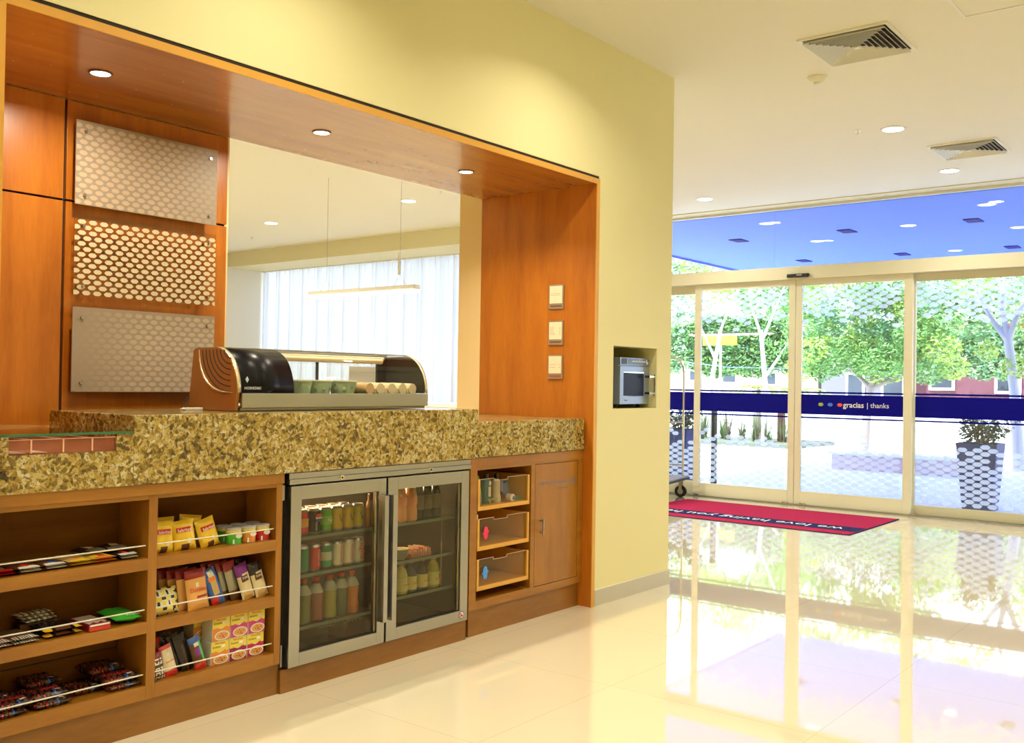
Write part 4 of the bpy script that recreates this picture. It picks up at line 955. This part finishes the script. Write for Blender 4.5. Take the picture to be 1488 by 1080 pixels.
# ================================================================== PRICE CARDS
for k, (z0, z1, nm) in enumerate([(1.750, 1.898, 'top'), (1.534, 1.680, 'middle'), (1.329, 1.475, 'bottom')]):
    ya, yb_ = .214, .323
    t = thing('card_holder', 'small framed card on the right wood wall, %s of the three' % nm, 'card holder', (4.77, .268, z0), 'three framed cards on the wood wall')
    MB().box(4.765, 4.7745, ya, yb_, z0, z1).build('backplate', mat('taupe_plate', (.30, .20, .12), .4), t, bevel=.001)
    MB().box(4.7642, 4.765, ya+.008, yb_-.008, z0+.034, z1-.008).build('card', mat('card_cream', (.85, .74, .50), .6), t)
    l = MB()
    rows = [[(.55, .9)], [(.46, .9)]] if k == 0 else [[(.68, .35), (.0, 0)], [(.60, .35)], [(.52, .35)], [(.44, .3)], [(.36, .45)], [(.28, .5)]] if k == 1 else [[(.50, .6)], [(.34, .5)]]
    for r_ in rows:
        for zz, ln in r_:
            if ln: 
                z = z0+.034+(z1-z0-.042)*zz; l.box(4.7636, 4.7642, yb_-.014-(yb_-ya-.028)*ln, yb_-.014, z, z+.0022)
                if k: l.box(4.7636, 4.7642, ya+.014, ya+.028, z, z+.0022)
    l.build('print_lines', mat('grey_print', (.42, .30, .20), .6), t)
    MB().box(4.7638, 4.765, ya+.012, yb_-.014, z0+.014, z0+.022).build('footer_print', mat('dark_print', (.12, .07, .05) if k != 2 else (.35, .06, .05), .5), t)

# ================================================================== MICROWAVE
t = thing('microwave', 'steel commercial microwave sitting in the wall recess', 'microwave', (5.32, .25, 1.176))
xa, xb, y0 = 5.130, 5.500, .05
MB().box(xa+.02, xb, y0+.012, .45, 1.180, 1.472).build('casing', M['bluesteel'], t, bevel=.003)
MB().box(xa+.02, xb, y0, y0+.012, 1.424, 1.472).build('control_fascia', M['bluesteel'], t, bevel=.002)
MB().box(xa+.115, xb-.004, y0-.002, y0, 1.430, 1.466).build('control_panel', M['mwpanel'], t)
MB().box(xa+.038, xa+.10, y0-.002, y0, 1.430, 1.466).build('display', M['black'], t)
k_ = MB()
for i in range(14): k_.box(xa+.155+i*.012, xa+.163+i*.012, y0-.0028, y0-.002, 1.443+(i % 2)*.003, 1.452+(i*5 % 3)*.002)
k_.box(xb-.042, xb-.030, y0-.0028, y0-.002, 1.434, 1.462); k_.box(xb-.027, xb-.016, y0-.0028, y0-.002, 1.434, 1.450)
k_.build('key_marks', M['txtwhite'], t)
d = MB(); d.box(xa+.02, xb, y0, y0+.012, 1.180, 1.232); d.box(xa+.02, xb, y0, y0+.012, 1.378, 1.418); d.box(xa+.02, xa+.062, y0, y0+.012, 1.232, 1.378); d.box(xb-.062, xb, y0, y0+.012, 1.232, 1.378)
d = d.build('door', M['bluesteel'], t, bevel=.002)
MB().box(xa+.062, xb-.062, y0+.002, y0+.010, 1.232, 1.378).build('window', M['mwglass'], d)
b = MB(); b.box(xa+.058, xb-.058, y0-.002, y0, 1.228, 1.233); b.box(xa+.058, xb-.058, y0-.002, y0, 1.377, 1.382); b.build('window_trim', M['chrome'], d)
h = MB(); h.box(xb+.004, xb+.020, y0-.045, y0-.030, 1.235, 1.370); h.box(xb-.052, xb+.006, y0-.040, y0-.030, 1.350, 1.362); h.box(xb-.052, xb+.006, y0-.040, y0-.030, 1.243, 1.255); h.box(xb-.056, xb-.044, y0-.040, y0, 1.347, 1.365); h.box(xb-.056, xb-.044, y0-.040, y0, 1.240, 1.258)
h.build('handle', M['chrome'], d, bevel=.002)
text('Amana', .02, BK, d, (xa+.09, y0-.0008, 1.205), (1, 0, 0), (0, 0, 1), 'lettering', width=.035)
for x in (xa+.05, xb-.05):
    for y in (.1, .4): MB().cyl((x, y, 1.1555), (x, y, 1.180), .012, n=12).build('foot', M['rubber'], t)

# ================================================================== DISPLAY CASE
t = thing('display_case', 'curved glass refrigerated display case standing on the tall granite counter', 'display case', (3.03, .38, 1.1655))
CX0, CX1 = 2.455, 3.590
curve = [(.360, 1.430), (.335, 1.427), (.310, 1.418), (.285, 1.404), (.262, 1.385), (.243, 1.360), (.229, 1.333), (.219, 1.305), (.213, 1.275), (.211, 1.242)]
side = [(.223, 1.168), (.550, 1.168), (.551, 1.182), (.522, 1.420), (.510, 1.430)] + curve[::1]
hs = MB().prism(side, 'X', CX0, CX0+.016)
hs.prism([(.235, 1.240), (.53, 1.240), (.51, 1.42), (.37, 1.42), (.30, 1.40), (.25, 1.34)], 'X', CX0+.016, 2.735, 1)
hs.build('motor_housing', [M['brown_pl'], M['black']], t)
# sweeping bright moulding and vent slots on the housing side
arc = [(.479, 1.422), (.474, 1.385), (.462, 1.345), (.440, 1.308), (.410, 1.280), (.374, 1.261), (.335, 1.250), (.290, 1.245), (.236, 1.243)]
MB().tube([(CX0-.001, a, b) for a, b in arc], [.002, .004, .006, .007, .0075, .007, .005, .004, .002], 8).build('swept_moulding', M['gold_pl'], t)
for k in range(7):
    f = .12+.125*k; pts = []
    for j in range(9):
        a = PI*.5*j/8
        cy_, cz_ = .245, 1.425
        ry, rz_ = .05+.026*k, .035+.0235*k
        pts.append((CX0-.0005, cy_+ry*math.cos(a)*.98+.008, cz_-rz_*math.sin(a)-.003))
    pts = [p for p in pts if p[1] < .47]
    MB().tube(pts, .0024, 6).build('vent_slot', M['dark'], t)
rim = MB(); n = len(curve)
def ribbon(mb, x0, x1, off, mi=0, sm=True):
    vs = []
    for i, (a, b) in enumerate(curve):
        p, q = curve[max(i-1, 0)], curve[min(i+1, n-1)]; dy, dz = q[0]-p[0], q[1]-p[1]; L = math.hypot(dy, dz)
        ny, nz = dz/L, -dy/L     # outward: towards -y / +z
        vs.append((a+ny*off, b+nz*off))
    V = [(x0, a, b) for a, b in vs] + [(x1, a, b) for a, b in vs]
    mb.add(V, [(i, i+1, n+i+1, n+i) for i in range(n-1)], mi, sm)
    return mb
o = ribbon(rim, CX0+.002, CX0+.020, .004).build('front_trim_edge', M['gold_pl'], t); sd = o.modifiers.new('th', 'SOLIDIFY'); sd.thickness = .004
o = ribbon(MB(), CX1-.012, CX1+.004, .004).build('front_trim_edge', M['gold_pl'], t); sd = o.modifiers.new('th', 'SOLIDIFY'); sd.thickness = .004
o = ribbon(MB(), CX0+.020, 2.752, .0006).build('black_front_glass', mat('black_gloss_glass', (.004, .004, .005), .3, spec=.15), t); sd = o.modifiers.new('th', 'SOLIDIFY'); sd.thickness = .003
o = ribbon(MB(), 2.7525, CX1-.012, 0).build('curved_front_glass', M['caseglass'], t)
MB().prism([(.223, 1.242), (.53, 1.242), (.508, 1.424)] + [(a+.003, b-.003) for a, b in curve[:-1]], 'X', CX1-.010, CX1-.002, 0).build('end_panel', M['black'], t)
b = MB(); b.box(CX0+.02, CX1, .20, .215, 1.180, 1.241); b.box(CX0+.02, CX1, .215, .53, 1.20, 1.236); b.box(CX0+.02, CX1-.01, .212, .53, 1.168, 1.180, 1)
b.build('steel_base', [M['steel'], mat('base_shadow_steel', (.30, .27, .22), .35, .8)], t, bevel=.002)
MB().box(CX0+.016, CX1, .36, .51, 1.427, 1.433).build('top_sheet', M['caseglass'], t)
MB().box(CX0+.016, CX1, .357, .366, 1.431, 1.435).box(CX0+.016, CX1, .500, .512, 1.424, 1.436).build('top_rail', M['steel'], t)
MB().tube([(2.74, .40, 1.398), (3.44, .40, 1.398), (3.455, .40, 1.398)], .0135, 12).build('frosted_coolant_tube', mat('frosty_tube', (.85, .74, .52), .5), t)
MB().tube([(2.74, .455, 1.412), (3.52, .455, 1.412)], .010, 10).build('coolant_tube', mat('frosty_tube_b', (.72, .62, .42), .5), t)
MB().box(3.122, 3.134, .500, .508, 1.240, 1.424).build('door_stile', M['black'], t)
MB().box(3.335, 3.515, .503, .507, 1.240, 1.372).build('rear_panel_sheet', cloth_film('white_backlit_sheet', (.95, .93, .90), .7, .25), t)
MB().box(3.522, CX1-.01, .495, .512, 1.240, 1.424).box(3.522, CX1-.01, .494, .512, 1.225, 1.24).build('rear_corner', M['black'], t)
MB().box(2.752, CX1-.01, .505, .509, 1.236, 1.427).build('rear_sliding_glass', M['caseglass'], t)
MB().prism([(2.497, 1.298), (2.505, 1.311), (2.513, 1.298), (2.505, 1.285)], 'Y', .2085, .2115).build('diamond_emblem', mat('pale_blue_emblem', (.45, .60, .62), .3), t)
text('HOSHIZAKI', .016, M['txtwhite'], t, (2.532, .2066, 1.262), (1, 0, 0), (0, 0, 1), 'lettering', width=.082, ext=.0003)
bx = .33
for i, x in enumerate((2.870, 2.986, 3.138)):
    b = thing('salad_cup', 'green patterned salad cup in the display case, %s' % ['half hidden behind the black front', 'middle one', 'right one'][i], 'cup', (x, bx, 1.2365), 'green patterned cups in the display case')
    cc = MB().lathe([(.050, 0), (.053, .002), (.066, .060), (.067, .060)], (x, bx, 1.2365), 24)
    cc.build('cup', mat('pale_green_cup', (.42, .56, .36), .5), b)
    MB().lathe([(.069, .058), (.069, .064), (.060, .065)], (x, bx, 1.2365), 24).build('lid', mat('clear_cream_lid', (.75, .72, .52), .3), b)
    pt = MB()
    for k in range(16):
        a = k*.7+i; zz = .012+.035*R2.random(); rr = .053+.013*zz/.06+.0016; s_ = .006+.005*R2.random()
        c0 = Vector((x+rr*math.cos(a), bx+rr*math.sin(a), 1.2365+zz)); tn = Vector((-math.sin(a), math.cos(a), 0)); nn = Vector((math.cos(a), math.sin(a), -.2))*.0006
        pt.add([c0-tn*s_+nn, c0+Vector((0, 0, -s_))+nn, c0+tn*s_+nn, c0+Vector((0, 0, s_))+nn], [(0, 1, 2, 3)], k % 2)
    pt.build('leaf_print', [mat('dark_leaf_print', (.10, .28, .12), .5), mat('cream_leaf_print', (.62, .60, .32), .5)], b)
for i, x in enumerate((3.235, 3.305, 3.382, 3.455, 3.524)):
    b = thing('wrapped_sandwich', 'wrapped roll in the display case, %s counted from the green cups' % ['first', 'second', 'third', 'fourth', 'fifth'][i], 'sandwich', (x, .30, 1.2365), 'wrapped rolls in the display case')
    MB().cyl((x, .245, 1.264), (x, .40, 1.264), .0265, .030, 18).build('roll', mat('bread_brown', (.62, .40, .18) if i == 0 else (.70, .58, .36), .6), b)
    if i: MB().box(x-.031, x+.031, .250, .36, 1.2365, 1.270).build('paper_sleeve', mat('tan_sleeve', (.66, .54, .32), .6), b, bevel=.006); MB().box(x+.012, x+.030, .2485, .2495, 1.262, 1.272).build('label', M['white'], b)
MB().tube([(2.44, .50, 1.170), (2.448, .56, 1.172), (2.445, .565, 1.20), (2.46, .56, 1.22)], .004, 8).build('power_cord', M['rubber'], t)
single('power_plug', MB().box(2.37, 2.452, .44, .47, 1.1655, 1.176).box(2.355, 2.372, .448, .462, 1.168, 1.174), M['white'], 'small white power plug lying on the granite left of the display case', 'plug', (2.40, .455, 1.1655), None, .002)


# ================================================================== LUGGAGE CART
t = thing('luggage_cart', 'brass luggage cart with arched frame half hidden behind the wall corner', 'luggage cart', (0, 0, 0))
p = MB().box(0, 1.0, -.60, 0, .212, .245).build('platform', M['grey_carpet'], t, bevel=.01)
MB().box(-.008, 1.008, -.608, .008, .206, .232).build('bumper', M['rubber'], t, bevel=.006)
for x in (.06, .94):
    pts = [(x, -.06, .245), (x, -.06, 1.40)]
    for k in range(1, 10): a = PI/2*k/10; pts.append((x, -.06-.13*(1-math.cos(a)), 1.40+.25*math.sin(a)))
    pts.append((x, -.30, 1.66)); q = [(a, -.60-b, c) for a, b, c in pts[::-1]][1:]
    MB().tube(pts+q, .012, 10).build('arch', M['cartmetal'], t)
    for z in (.375, .87): MB().tube([(x, -.06, z), (x, -.54, z)], .009, 8).build('cross_bar', M['cartmetal'], t)
MB().tube([(.06, -.30, 1.66), (.94, -.30, 1.66)], .012, 10).build('top_rail', M['cartmetal'], t)
for x in (.10, .90):
    for y in (-.07, -.53):
        MB().cyl((x-.018, y, .068), (x+.018, y, .068), .068, n=24, mi=0).cyl((x-.020, y, .068), (x+.020, y, .068), .034, n=18, mi=1).build('wheel', [M['rubber'], M['steel']], t)
        MB().box(x-.028, x-.022, y-.018, y+.018, .06, .206).box(x+.022, x+.028, y-.018, y+.018, .06, .206).build('caster_fork', M['steel'], t)
t.location = (10.33, 2.33, 0); t.rotation_euler = (0, 0, math.radians(191.5))
# ================================================================== OUTDOORS
struct('pavement', MB().box(10.62, 60, -40, 60, -.25, -.02), M['pave'], 'bright sunlit paving outside the doors')
struct('canopy', MB().box(10.56, 17.6, -9, 4.21, 3.30, 3.62), M['canopy'], 'blue painted canopy over the entrance outside')
struct('trim_canopy', MB().box(10.56, 17.6, 4.21, 4.25, 3.27, 3.64), mat('deep_blue_edge', (.04, .07, .55), .5), 'deep blue edge of the entrance canopy')
k = 0
nm = ['leftmost near the doors', 'second row left', 'front row middle', 'back row middle', 'nearest at the right', 'right edge of the picture']
for i, (x, y) in enumerate([(11.25, 1.81), (12.97, 1.84), (12.31, .455), (14.88, .56), (11.36, -.64), (13.15, -.60)]):
    downlight(x, y, 3.30, .095, 0, 'white round lamp in the blue canopy outside, %s' % nm[i], 'round lamps in the blue canopy', M['lamptrim'], M['lampglow_out'], name='canopy_downlight')
nm = ['front row left', 'front row middle', 'front row right', 'back row left', 'back row middle', 'back row right']
for i, (x, y) in enumerate([(12.35, 2.70), (12.33, 1.21), (12.33, -.28), (14.87, 2.79), (14.87, 1.29), (14.90, -.18)]):
    t = thing('canopy_grille', 'small dark blue square grille in the canopy, %s' % nm[i], 'grille', (x, y, 3.30), 'dark grilles in the blue canopy')
    MB().box(x-.14, x+.14, y-.085, y+.085, 3.290, 3.30).build('frame', M['canopy_d'], t)
    g = MB()
    for q in range(5): g.box(x-.12, x+.12, y-.07+q*.032, y-.060+q*.032, 3.286, 3.290)
    g.build('slat', M['blue'], t)
def leaves(mb, c, r, n, s, mi=0, rnd=R_, flat=1.0):
    for _ in range(n):
        while True:
            d = Vector((rnd.uniform(-1, 1), rnd.uniform(-1, 1), rnd.uniform(-1, 1)))
            if .02 < d.length <= 1: break
        d = d.normalized()*(d.length**.45)
        p = Vector((c[0]+d.x*r, c[1]+d.y*r, c[2]+d.z*r*flat))
        a = Vector((rnd.gauss(0, 1), rnd.gauss(0, 1), rnd.gauss(0, .6))).normalized(); b = a.orthogonal().normalized()
        if rnd.random() < .5: b = a.cross(b)
        q = s*rnd.uniform(.6, 1.3)
        mb.add([p-a*q, p-b*q*.45, p+a*q, p+b*q*.45], [(0, 1, 2, 3)], mi)
def tree(name, label, base, trunk, limbs, blobs, lm, bark, s=.07, dens=420, grp='trees beyond the doors', r=.08):
    t = thing(name, label, 'tree', base, grp)
    MB().tube(trunk, [r*(1-.35*i/(len(trunk)-1)) for i in range(len(trunk))], 10).build('trunk', bark, t)
    for l in limbs: MB().tube(l, [r*.55*(1-.6*i/(len(l)-1)) for i in range(len(l))], 8).build('branch', bark, t)
    f = MB()
    for (x, y, z, rr, mi) in blobs: leaves(f, (x, y, z), rr, int(dens*rr*rr*2.2)+30, s, mi, flat=.8)
    f.build('foliage', lm, t)
    return t
LM = [M['leaf1'], M['leaf2'], M['leaf3'], M['leaf5'], M['leaf4']]
def blobs_in(y0, y1, z0, z1, x, n, r, mis, seed, shape=None):
    rr = random.Random(seed); out = []
    for _ in range(n):
        y, z = rr.uniform(y0, y1), rr.uniform(z0, z1)
        if shape and not shape(y, z): continue
        out.append((x+rr.uniform(-.7, .7), y, z, r*rr.uniform(.7, 1.25), rr.choice(mis)))
    return out
tree('street_tree', 'large leafy tree straight beyond the right sliding leaf, forking low', (20, 3.55, -.02), [(20, 3.55, -.02), (20, 3.50, .8), (20, 3.42, 1.35)],
     [[(20, 3.42, 1.3), (20.1, 3.9, 1.75), (20, 4.35, 2.1)], [(20, 3.42, 1.35), (20, 3.10, 1.9), (19.9, 2.75, 2.6), (19.9, 2.35, 3.6)], [(20, 3.42, 1.35), (20.1, 3.35, 2.0), (20, 3.65, 2.8), (20, 4.1, 3.9)], [(20, 3.42, 1.3), (20.1, 2.95, 1.55), (20, 2.5, 1.85)]],
     blobs_in(2.0, 4.9, 1.75, 3.6, 20, 34, .42, [0, 0, 1, 2], 1, lambda y, z: ((y-3.45)/1.6)**2+((z-2.6)/1.1)**2 < 1) + blobs_in(1.9, 5.0, 3.4, 4.8, 20, 16, .45, [3, 3, 0], 2) + blobs_in(1.7, 2.7, 1.6, 2.5, 19.7, 10, .34, [1, 0], 3) + blobs_in(4.1, 4.9, 1.55, 2.1, 19.8, 5, .3, [0, 1], 4), LM, M['bark'], s=.05, dens=900, r=.10)
tree('street_tree', 'pale barked tree at the far right beyond the fixed pane', (18, .36, -.02), [(18, .30, -.02), (18, .38, 1.2), (18, .50, 2.2)],
     [[(18, .5, 2.15), (18, .75, 2.5), (18, 1.05, 3.1)], [(18, .5, 2.15), (18, .35, 2.6), (18, .05, 3.0), (18, -.4, 3.3)], [(18, .48, 2.1), (18, .60, 2.7), (18, .55, 3.3)]],
     blobs_in(-.8, 1.5, 2.9, 4.2, 18, 12, .4, [1, 3], 5) + [(18, .35, 1.72, .26, 1), (18, .05, 2.35, .34, 1), (18.1, .85, 1.98, .2, 1), (17.9, .95, 2.3, .22, 0), (18, -.3, 1.9, .3, 1)], LM, M['bark_w'], s=.05, dens=700, r=.11)
tree('street_tree', 'slender pale tree seen through the left sliding leaf beside the leaf edge', (21, 6.15, -.02), [(21, 6.15, -.02), (21, 6.12, 1.3), (21, 6.25, 2.6)],
     [[(21, 6.15, 1.5), (21, 5.8, 2.0), (21, 5.6, 2.3)], [(21, 6.25, 2.5), (21, 6.5, 3.2), (21, 6.6, 3.9)], [(21, 6.2, 2.4), (21, 5.9, 3.1), (21, 5.6, 3.8)]],
     blobs_in(5.3, 7.0, 2.9, 4.6, 21, 12, .36, [3, 0, 3], 6) + [(21, 5.75, 2.2, .22, 0)], LM, M['bark_w'], dens=300, r=.07)
tree('street_tree', 'leaning white barked tree near the left edge of the left sliding leaf', (22, 8.0, -.02), [(22, 8.02, -.02), (22, 8.0, 1.3), (22, 7.75, 2.7)],
     [[(22, 7.78, 2.6), (22, 7.4, 3.6)], [(22, 7.9, 2.0), (22, 8.3, 2.8)]], blobs_in(7.0, 9.2, 3.3, 5.2, 22, 16, .42, [3, 3, 1], 7), LM, M['bark_w'], dens=300, r=.07)
def ivy(label, x, y0, y1, z0, z1, mi, seed, n, s=.06):
    f = MB(); rr = random.Random(seed)
    core = (y0+y1)/2
    for _ in range(n):
        y, z = rr.uniform(y0, y1), rr.uniform(z0, z1)
        e = 1-abs((y-core)/((y1-y0)/2))**3
        if z < z0+.15*(1-e)+.10*math.sin(y*5) or z > z1-.5*(1-e)-.15*math.sin(y*2.3): continue
        leaves(f, (x+rr.uniform(-.25, .25), y, z), .10, 6, s, rr.choice(mi), rr)
    t = single('ivy_mass', f, LM, label, 'ivy', (x, (y0+y1)/2, z0), 'ivy masses on the buildings opposite'); return t
ivy('dense dark ivy over the beige building opposite, behind the left sliding leaf', 25.6, 7.4, 10.6, 1.62, 3.35, [0, 4, 0, 2], 11, 3400)
ivy('pale blue green ivy at the far left behind the luggage cart', 25.6, 10.7, 13.4, 1.7, 3.5, [2, 3, 0], 14, 2200)
ivy('blue green ivy hanging over the pink building opposite', 24.9, 1.2, 4.4, 1.60, 2.80, [2, 2, 3, 0], 12, 2600)
ivy('pale ivy filling the gap between the two buildings opposite', 25.6, 4.3, 7.6, 1.7, 3.0, [0, 3, 2], 13, 1800)
for i, (y0, y1, z0, z1, n, mis) in enumerate([(9.5, 14.8, 2.6, 6.4, 26, [3, 0, 2]), (5.5, 9.5, 3.0, 4.4, 14, [3, 3, 2]), (1.5, 6.0, 3.0, 4.6, 18, [3, 0, 3]), (-2.5, 2.0, 2.6, 4.8, 14, [3, 3, 1])]):
    tree('background_tree', 'hazy pale green tree far behind the buildings, %s' % ['left, seen above the header too', 'left of centre', 'right of centre', 'far right'][i], (32.3, (y0+y1)/2, -.02),
         [(32.3, (y0+y1)/2, -.02), (32.3, (y0+y1)/2, z0)], [], blobs_in(y0, y1, z0, z1, 32.3, n, .75, mis, 20+i), LM, M['bark'], s=.11, dens=190, grp='pale trees far behind')
def building(name, label, x, y0, y1, h, wallm, wins, roof=None, depth=2.2):
    t = thing(name, label, 'building', (x, (y0+y1)/2, -.02), 'buildings opposite')
    MB().box(x, x+depth, y0, y1, -.02, h).build('wall', wallm, t)
    if roof: MB().box(x-.15, x+depth+.15, y0-.1, y1+.1, h, h+.18).build('roof', roof, t)
    for (a, b, c, d) in wins:
        fr = MB().box(x-.05, x, a-.07, b+.07, c-.07, d+.07).build('window', M['bwhite'], t)
        MB().box(x-.06, x-.05, a, b, c, d).build('pane', M['bwin'], fr)
    return t
b1 = building('pink_building', 'low pink building with white framed window at the right', 26, -3.0, 4.3, 2.75, M['pink'], [(3.40, 3.88, 1.36, 1.62), (1.9, 2.35, 1.30, 1.60)], M['redroof'])
MB().box(25.9, 25.96, -.3, 1.2, 1.1, 1.65).build('doorway', M['redroof'], b1)
b2 = building('beige_building', 'low beige building with small dark windows at the left', 28, 7.6, 15.5, 2.2, M['beige'], [(11.45, 11.75, 1.50, 1.78), (10.2, 10.6, 1.45, 1.75), (8.9, 9.3, 1.40, 1.72)], M['bwhite'])
building('white_building', 'white building with dark red openings high at the right', 34, -4, 4.6, 4.05, M['bwhite'], [(3.0, 3.3, 3.66, 3.85), (2.3, 2.7, 3.66, 3.85), (3.7, 4.2, 3.55, 3.7)], M['redroof'], 4)
building('grey_building', 'shaded grey building in the middle distance between the trees', 28, 4.5, 7.5, 1.95, mat('blue_grey_render', (.20, .20, .30), .8), [(5.2, 5.7, 1.1, 1.7), (6.3, 6.7, 1.1, 1.7)], M['bwin'])
t = thing('road_sign', 'faded orange sign board before the ivy at the left', 'sign', (23, 8.3, -.02))
MB().box(23, 23.03, 7.80, 8.75, 2.36, 2.62).build('board', mat('orange_sign', (.75, .42, .05), .5), t)
MB().cyl((23.06, 8.27, -.02), (23.06, 8.27, 2.6), .03, n=10).build('pole', M['bwhite'], t)
struct('boundary_wall', MB().box(24.0, 24.15, -6, 16, -.02, .98), M['bwhite'], 'low white wall across the road')
t = thing('overhead_cable', 'thin cable strung before the ivy at the left', 'cable', (23.5, 8, 2))
MB().tube([(23.5, 9.6, 1.95), (23.5, 8.2, 1.80), (23.5, 6.6, 1.78)], .012, 6).build('cable', mat('blue_cable', (.15, .25, .5), .5), t)
for y, z in ((9.6, 1.97), (6.6, 1.80)): MB().cyl((23.5, y, -.02), (23.5, y, z), .025, n=8).build('pole', M['bwhite'], t)
def planter(label, x, y, w, h, seed, plant_h, grp='square planters outside the glass front'):
    t = thing('tapered_planter', label, 'planter', (x, y, -.02), grp)
    a, b = w/2, w/2*.72
    vs = [(x-b, y-b, -.02), (x+b, y-b, -.02), (x+b, y+b, -.02), (x-b, y+b, -.02), (x-a, y-a, h), (x+a, y-a, h), (x+a, y+a, h), (x-a, y+a, h), (x-a*.88, y-a*.88, h), (x+a*.88, y-a*.88, h), (x+a*.88, y+a*.88, h), (x-a*.88, y+a*.88, h), (x-a*.85, y-a*.85, h-.06), (x+a*.85, y-a*.85, h-.06), (x+a*.85, y+a*.85, h-.06), (x-a*.85, y+a*.85, h-.06)]
    q = [(0,3,2,1)]
    for l in (0, 4, 8):
        for k_ in range(4): q.append((l+k_, l+(k_+1) % 4, l+4+(k_+1) % 4, l+4+k_))
    q.append((12, 13, 14, 15))
    MB().add(vs, q).build('pot', M['potnavy'], t, bevel=.004)
    p = thing('potted_shrub', label.replace('planter', 'shrub').replace('slate blue tapered', 'dark small leaved'), 'shrub', (x, y, h-.06), 'shrubs in the planters')
    rr = random.Random(seed); st = MB(); f = MB()
    for k_ in range(9):
        an = k_*.7; e = Vector((x+.20*math.cos(an)*rr.uniform(.4, 1.2), y+.26*math.sin(an)*rr.uniform(.4, 1.3), h-.06+plant_h*rr.uniform(.45, 1)))
        m_ = Vector((x, y, h-.06)).lerp(e, .45)+Vector((0, 0, .03)); pts = [(x, y, h-.06), m_, e]
        st.tube(pts, [.010, .007, .003], 6)
        for c_ in (.55, .75, 1.0):
            leaves(f, Vector((x, y, h-.06)).lerp(e, c_), .11, 40, .026, rr.choice([0, 1]), rr)
    st.build('stem', M['bark'], p); f.build('foliage', [M['leaf4'], mat('plum_leaf', (.05, .06, .07), .6)], p)
planter('slate blue tapered planter outside the right fixed pane', 11.72, -.52, .42, .72, 31, .42)
planter('slate blue tapered planter outside at the left behind the cart', 11.62, 3.16, .42, .73, 32, .42)
planter('slate blue tapered planter outside at the far left, hidden by the wall', 11.62, 6.2, .42, .73, 33, .5)
for (x, y, h, c, l) in ((11.87, 2.79, 1.02, M['black'], 'black steel bollard just outside the left sliding leaf'), (21.5, 5.95, 1.0, mat('maroon_post', (.08, .012, .012), .6), 'distant dark red post at the edge of the grass bed')):
    t = thing('bollard', l, 'bollard', (x, y, -.02), 'posts outside'); rr_ = .042 if x < 15 else .09
    MB().cyl((x, y, -.02), (x, y, h), rr_, n=14).build('post', c, t); MB().cyl((x, y, h), (x, y, h+.02), rr_*1.2, n=14).build('cap', c, t)
t = thing('stone_edging', 'low pinkish stone edging wall beyond the right sliding leaf', 'low wall', (16, 1.7, -.02))
MB().box(15.9, 16.3, .30, 2.70, -.02, .22).build('wall', mat('pinkish_stone', (.55, .42, .55), .7), t, bevel=.01)
MB().box(15.85, 16.35, .25, 2.75, .22, .26).build('coping', M['pave'], t)
t = thing('planting_bed', 'long kerbed bed of spiky grasses beyond the left sliding leaf', 'flower bed', (21, 6.4, -.02))
MB().box(20.2, 22.6, 5.1, 8.6, -.02, .06).build('kerb', mat('dark_kerb', (.10, .12, .10), .8), t)
rg = random.Random(44)
for i in range(11):
    y = 5.5+i*.27; x = 20.8+rg.uniform(0, .8)
    f = MB(); hh = rg.uniform(.35, .75) if i % 3 else .95
    for _ in range(46):
        a = rg.uniform(0, 2*PI); sp_ = rg.uniform(.05, .30); hgt = hh*rg.uniform(.5, 1)
        b0 = Vector((x+rg.uniform(-.05, .05), y+rg.uniform(-.05, .05), .06)); tip = b0+Vector((math.cos(a)*sp_, math.sin(a)*sp_, hgt)); wv = Vector((-math.sin(a), math.cos(a), 0))*.013
        f.add([b0-wv, b0+wv, tip], [(0, 1, 2)], _ % 2)
    single('ornamental_grass', f, [mat('grass_green', (.06, .16, .05), .8), mat('dry_grass', (.14, .11, .08), .8)], 'tuft of spiky grass in the kerbed bed, number %s from the right' % ['one', 'two', 'three', 'four', 'five', 'six', 'seven', 'eight', 'nine', 'ten', 'eleven'][i], 'grass', (x, y, .06), 'grass tufts in the bed')
def palm(label, x, y, z, n, seed):
    rr = random.Random(seed); t = thing('small_palm', label, 'palm', (x, y, -.02), 'young palms')
    MB().cyl((x, y, -.02), (x, y, z), .09, .06, 10).build('trunk', M['bark'], t); f = MB()
    for k_ in range(n):
        a = 2*PI*k_/n+rr.uniform(-.2, .2); L = rr.uniform(.6, .9); d = Vector((math.cos(a), math.sin(a), 0)); pv = None
        for s_ in range(9):
            u = s_/8; c_ = Vector((x, y, z))+d*L*u+Vector((0, 0, .55*u-.75*u*u)); sw = Vector((-d.y, d.x, 0))
            if s_:
                for sg in (-1, 1): f.add([c_, c_+sw*sg*.16*(1-u*.6)+Vector((0, 0, -.05))+d*.08, c_+d*.05], [(0, 1, 2)]); f.add([pv, c_, c_+sw*sg*.03], [(0, 1, 2)])
            pv = c_
    f.build('frond', M['leaf2'], t)
palm('young yellow green palm beyond the left sliding leaf', 22, 6.75, 1.25, 18, 51)
palm('young yellow green palm beyond the closing edges of the sliding leaves', 22, 5.75, 1.2, 14, 52)
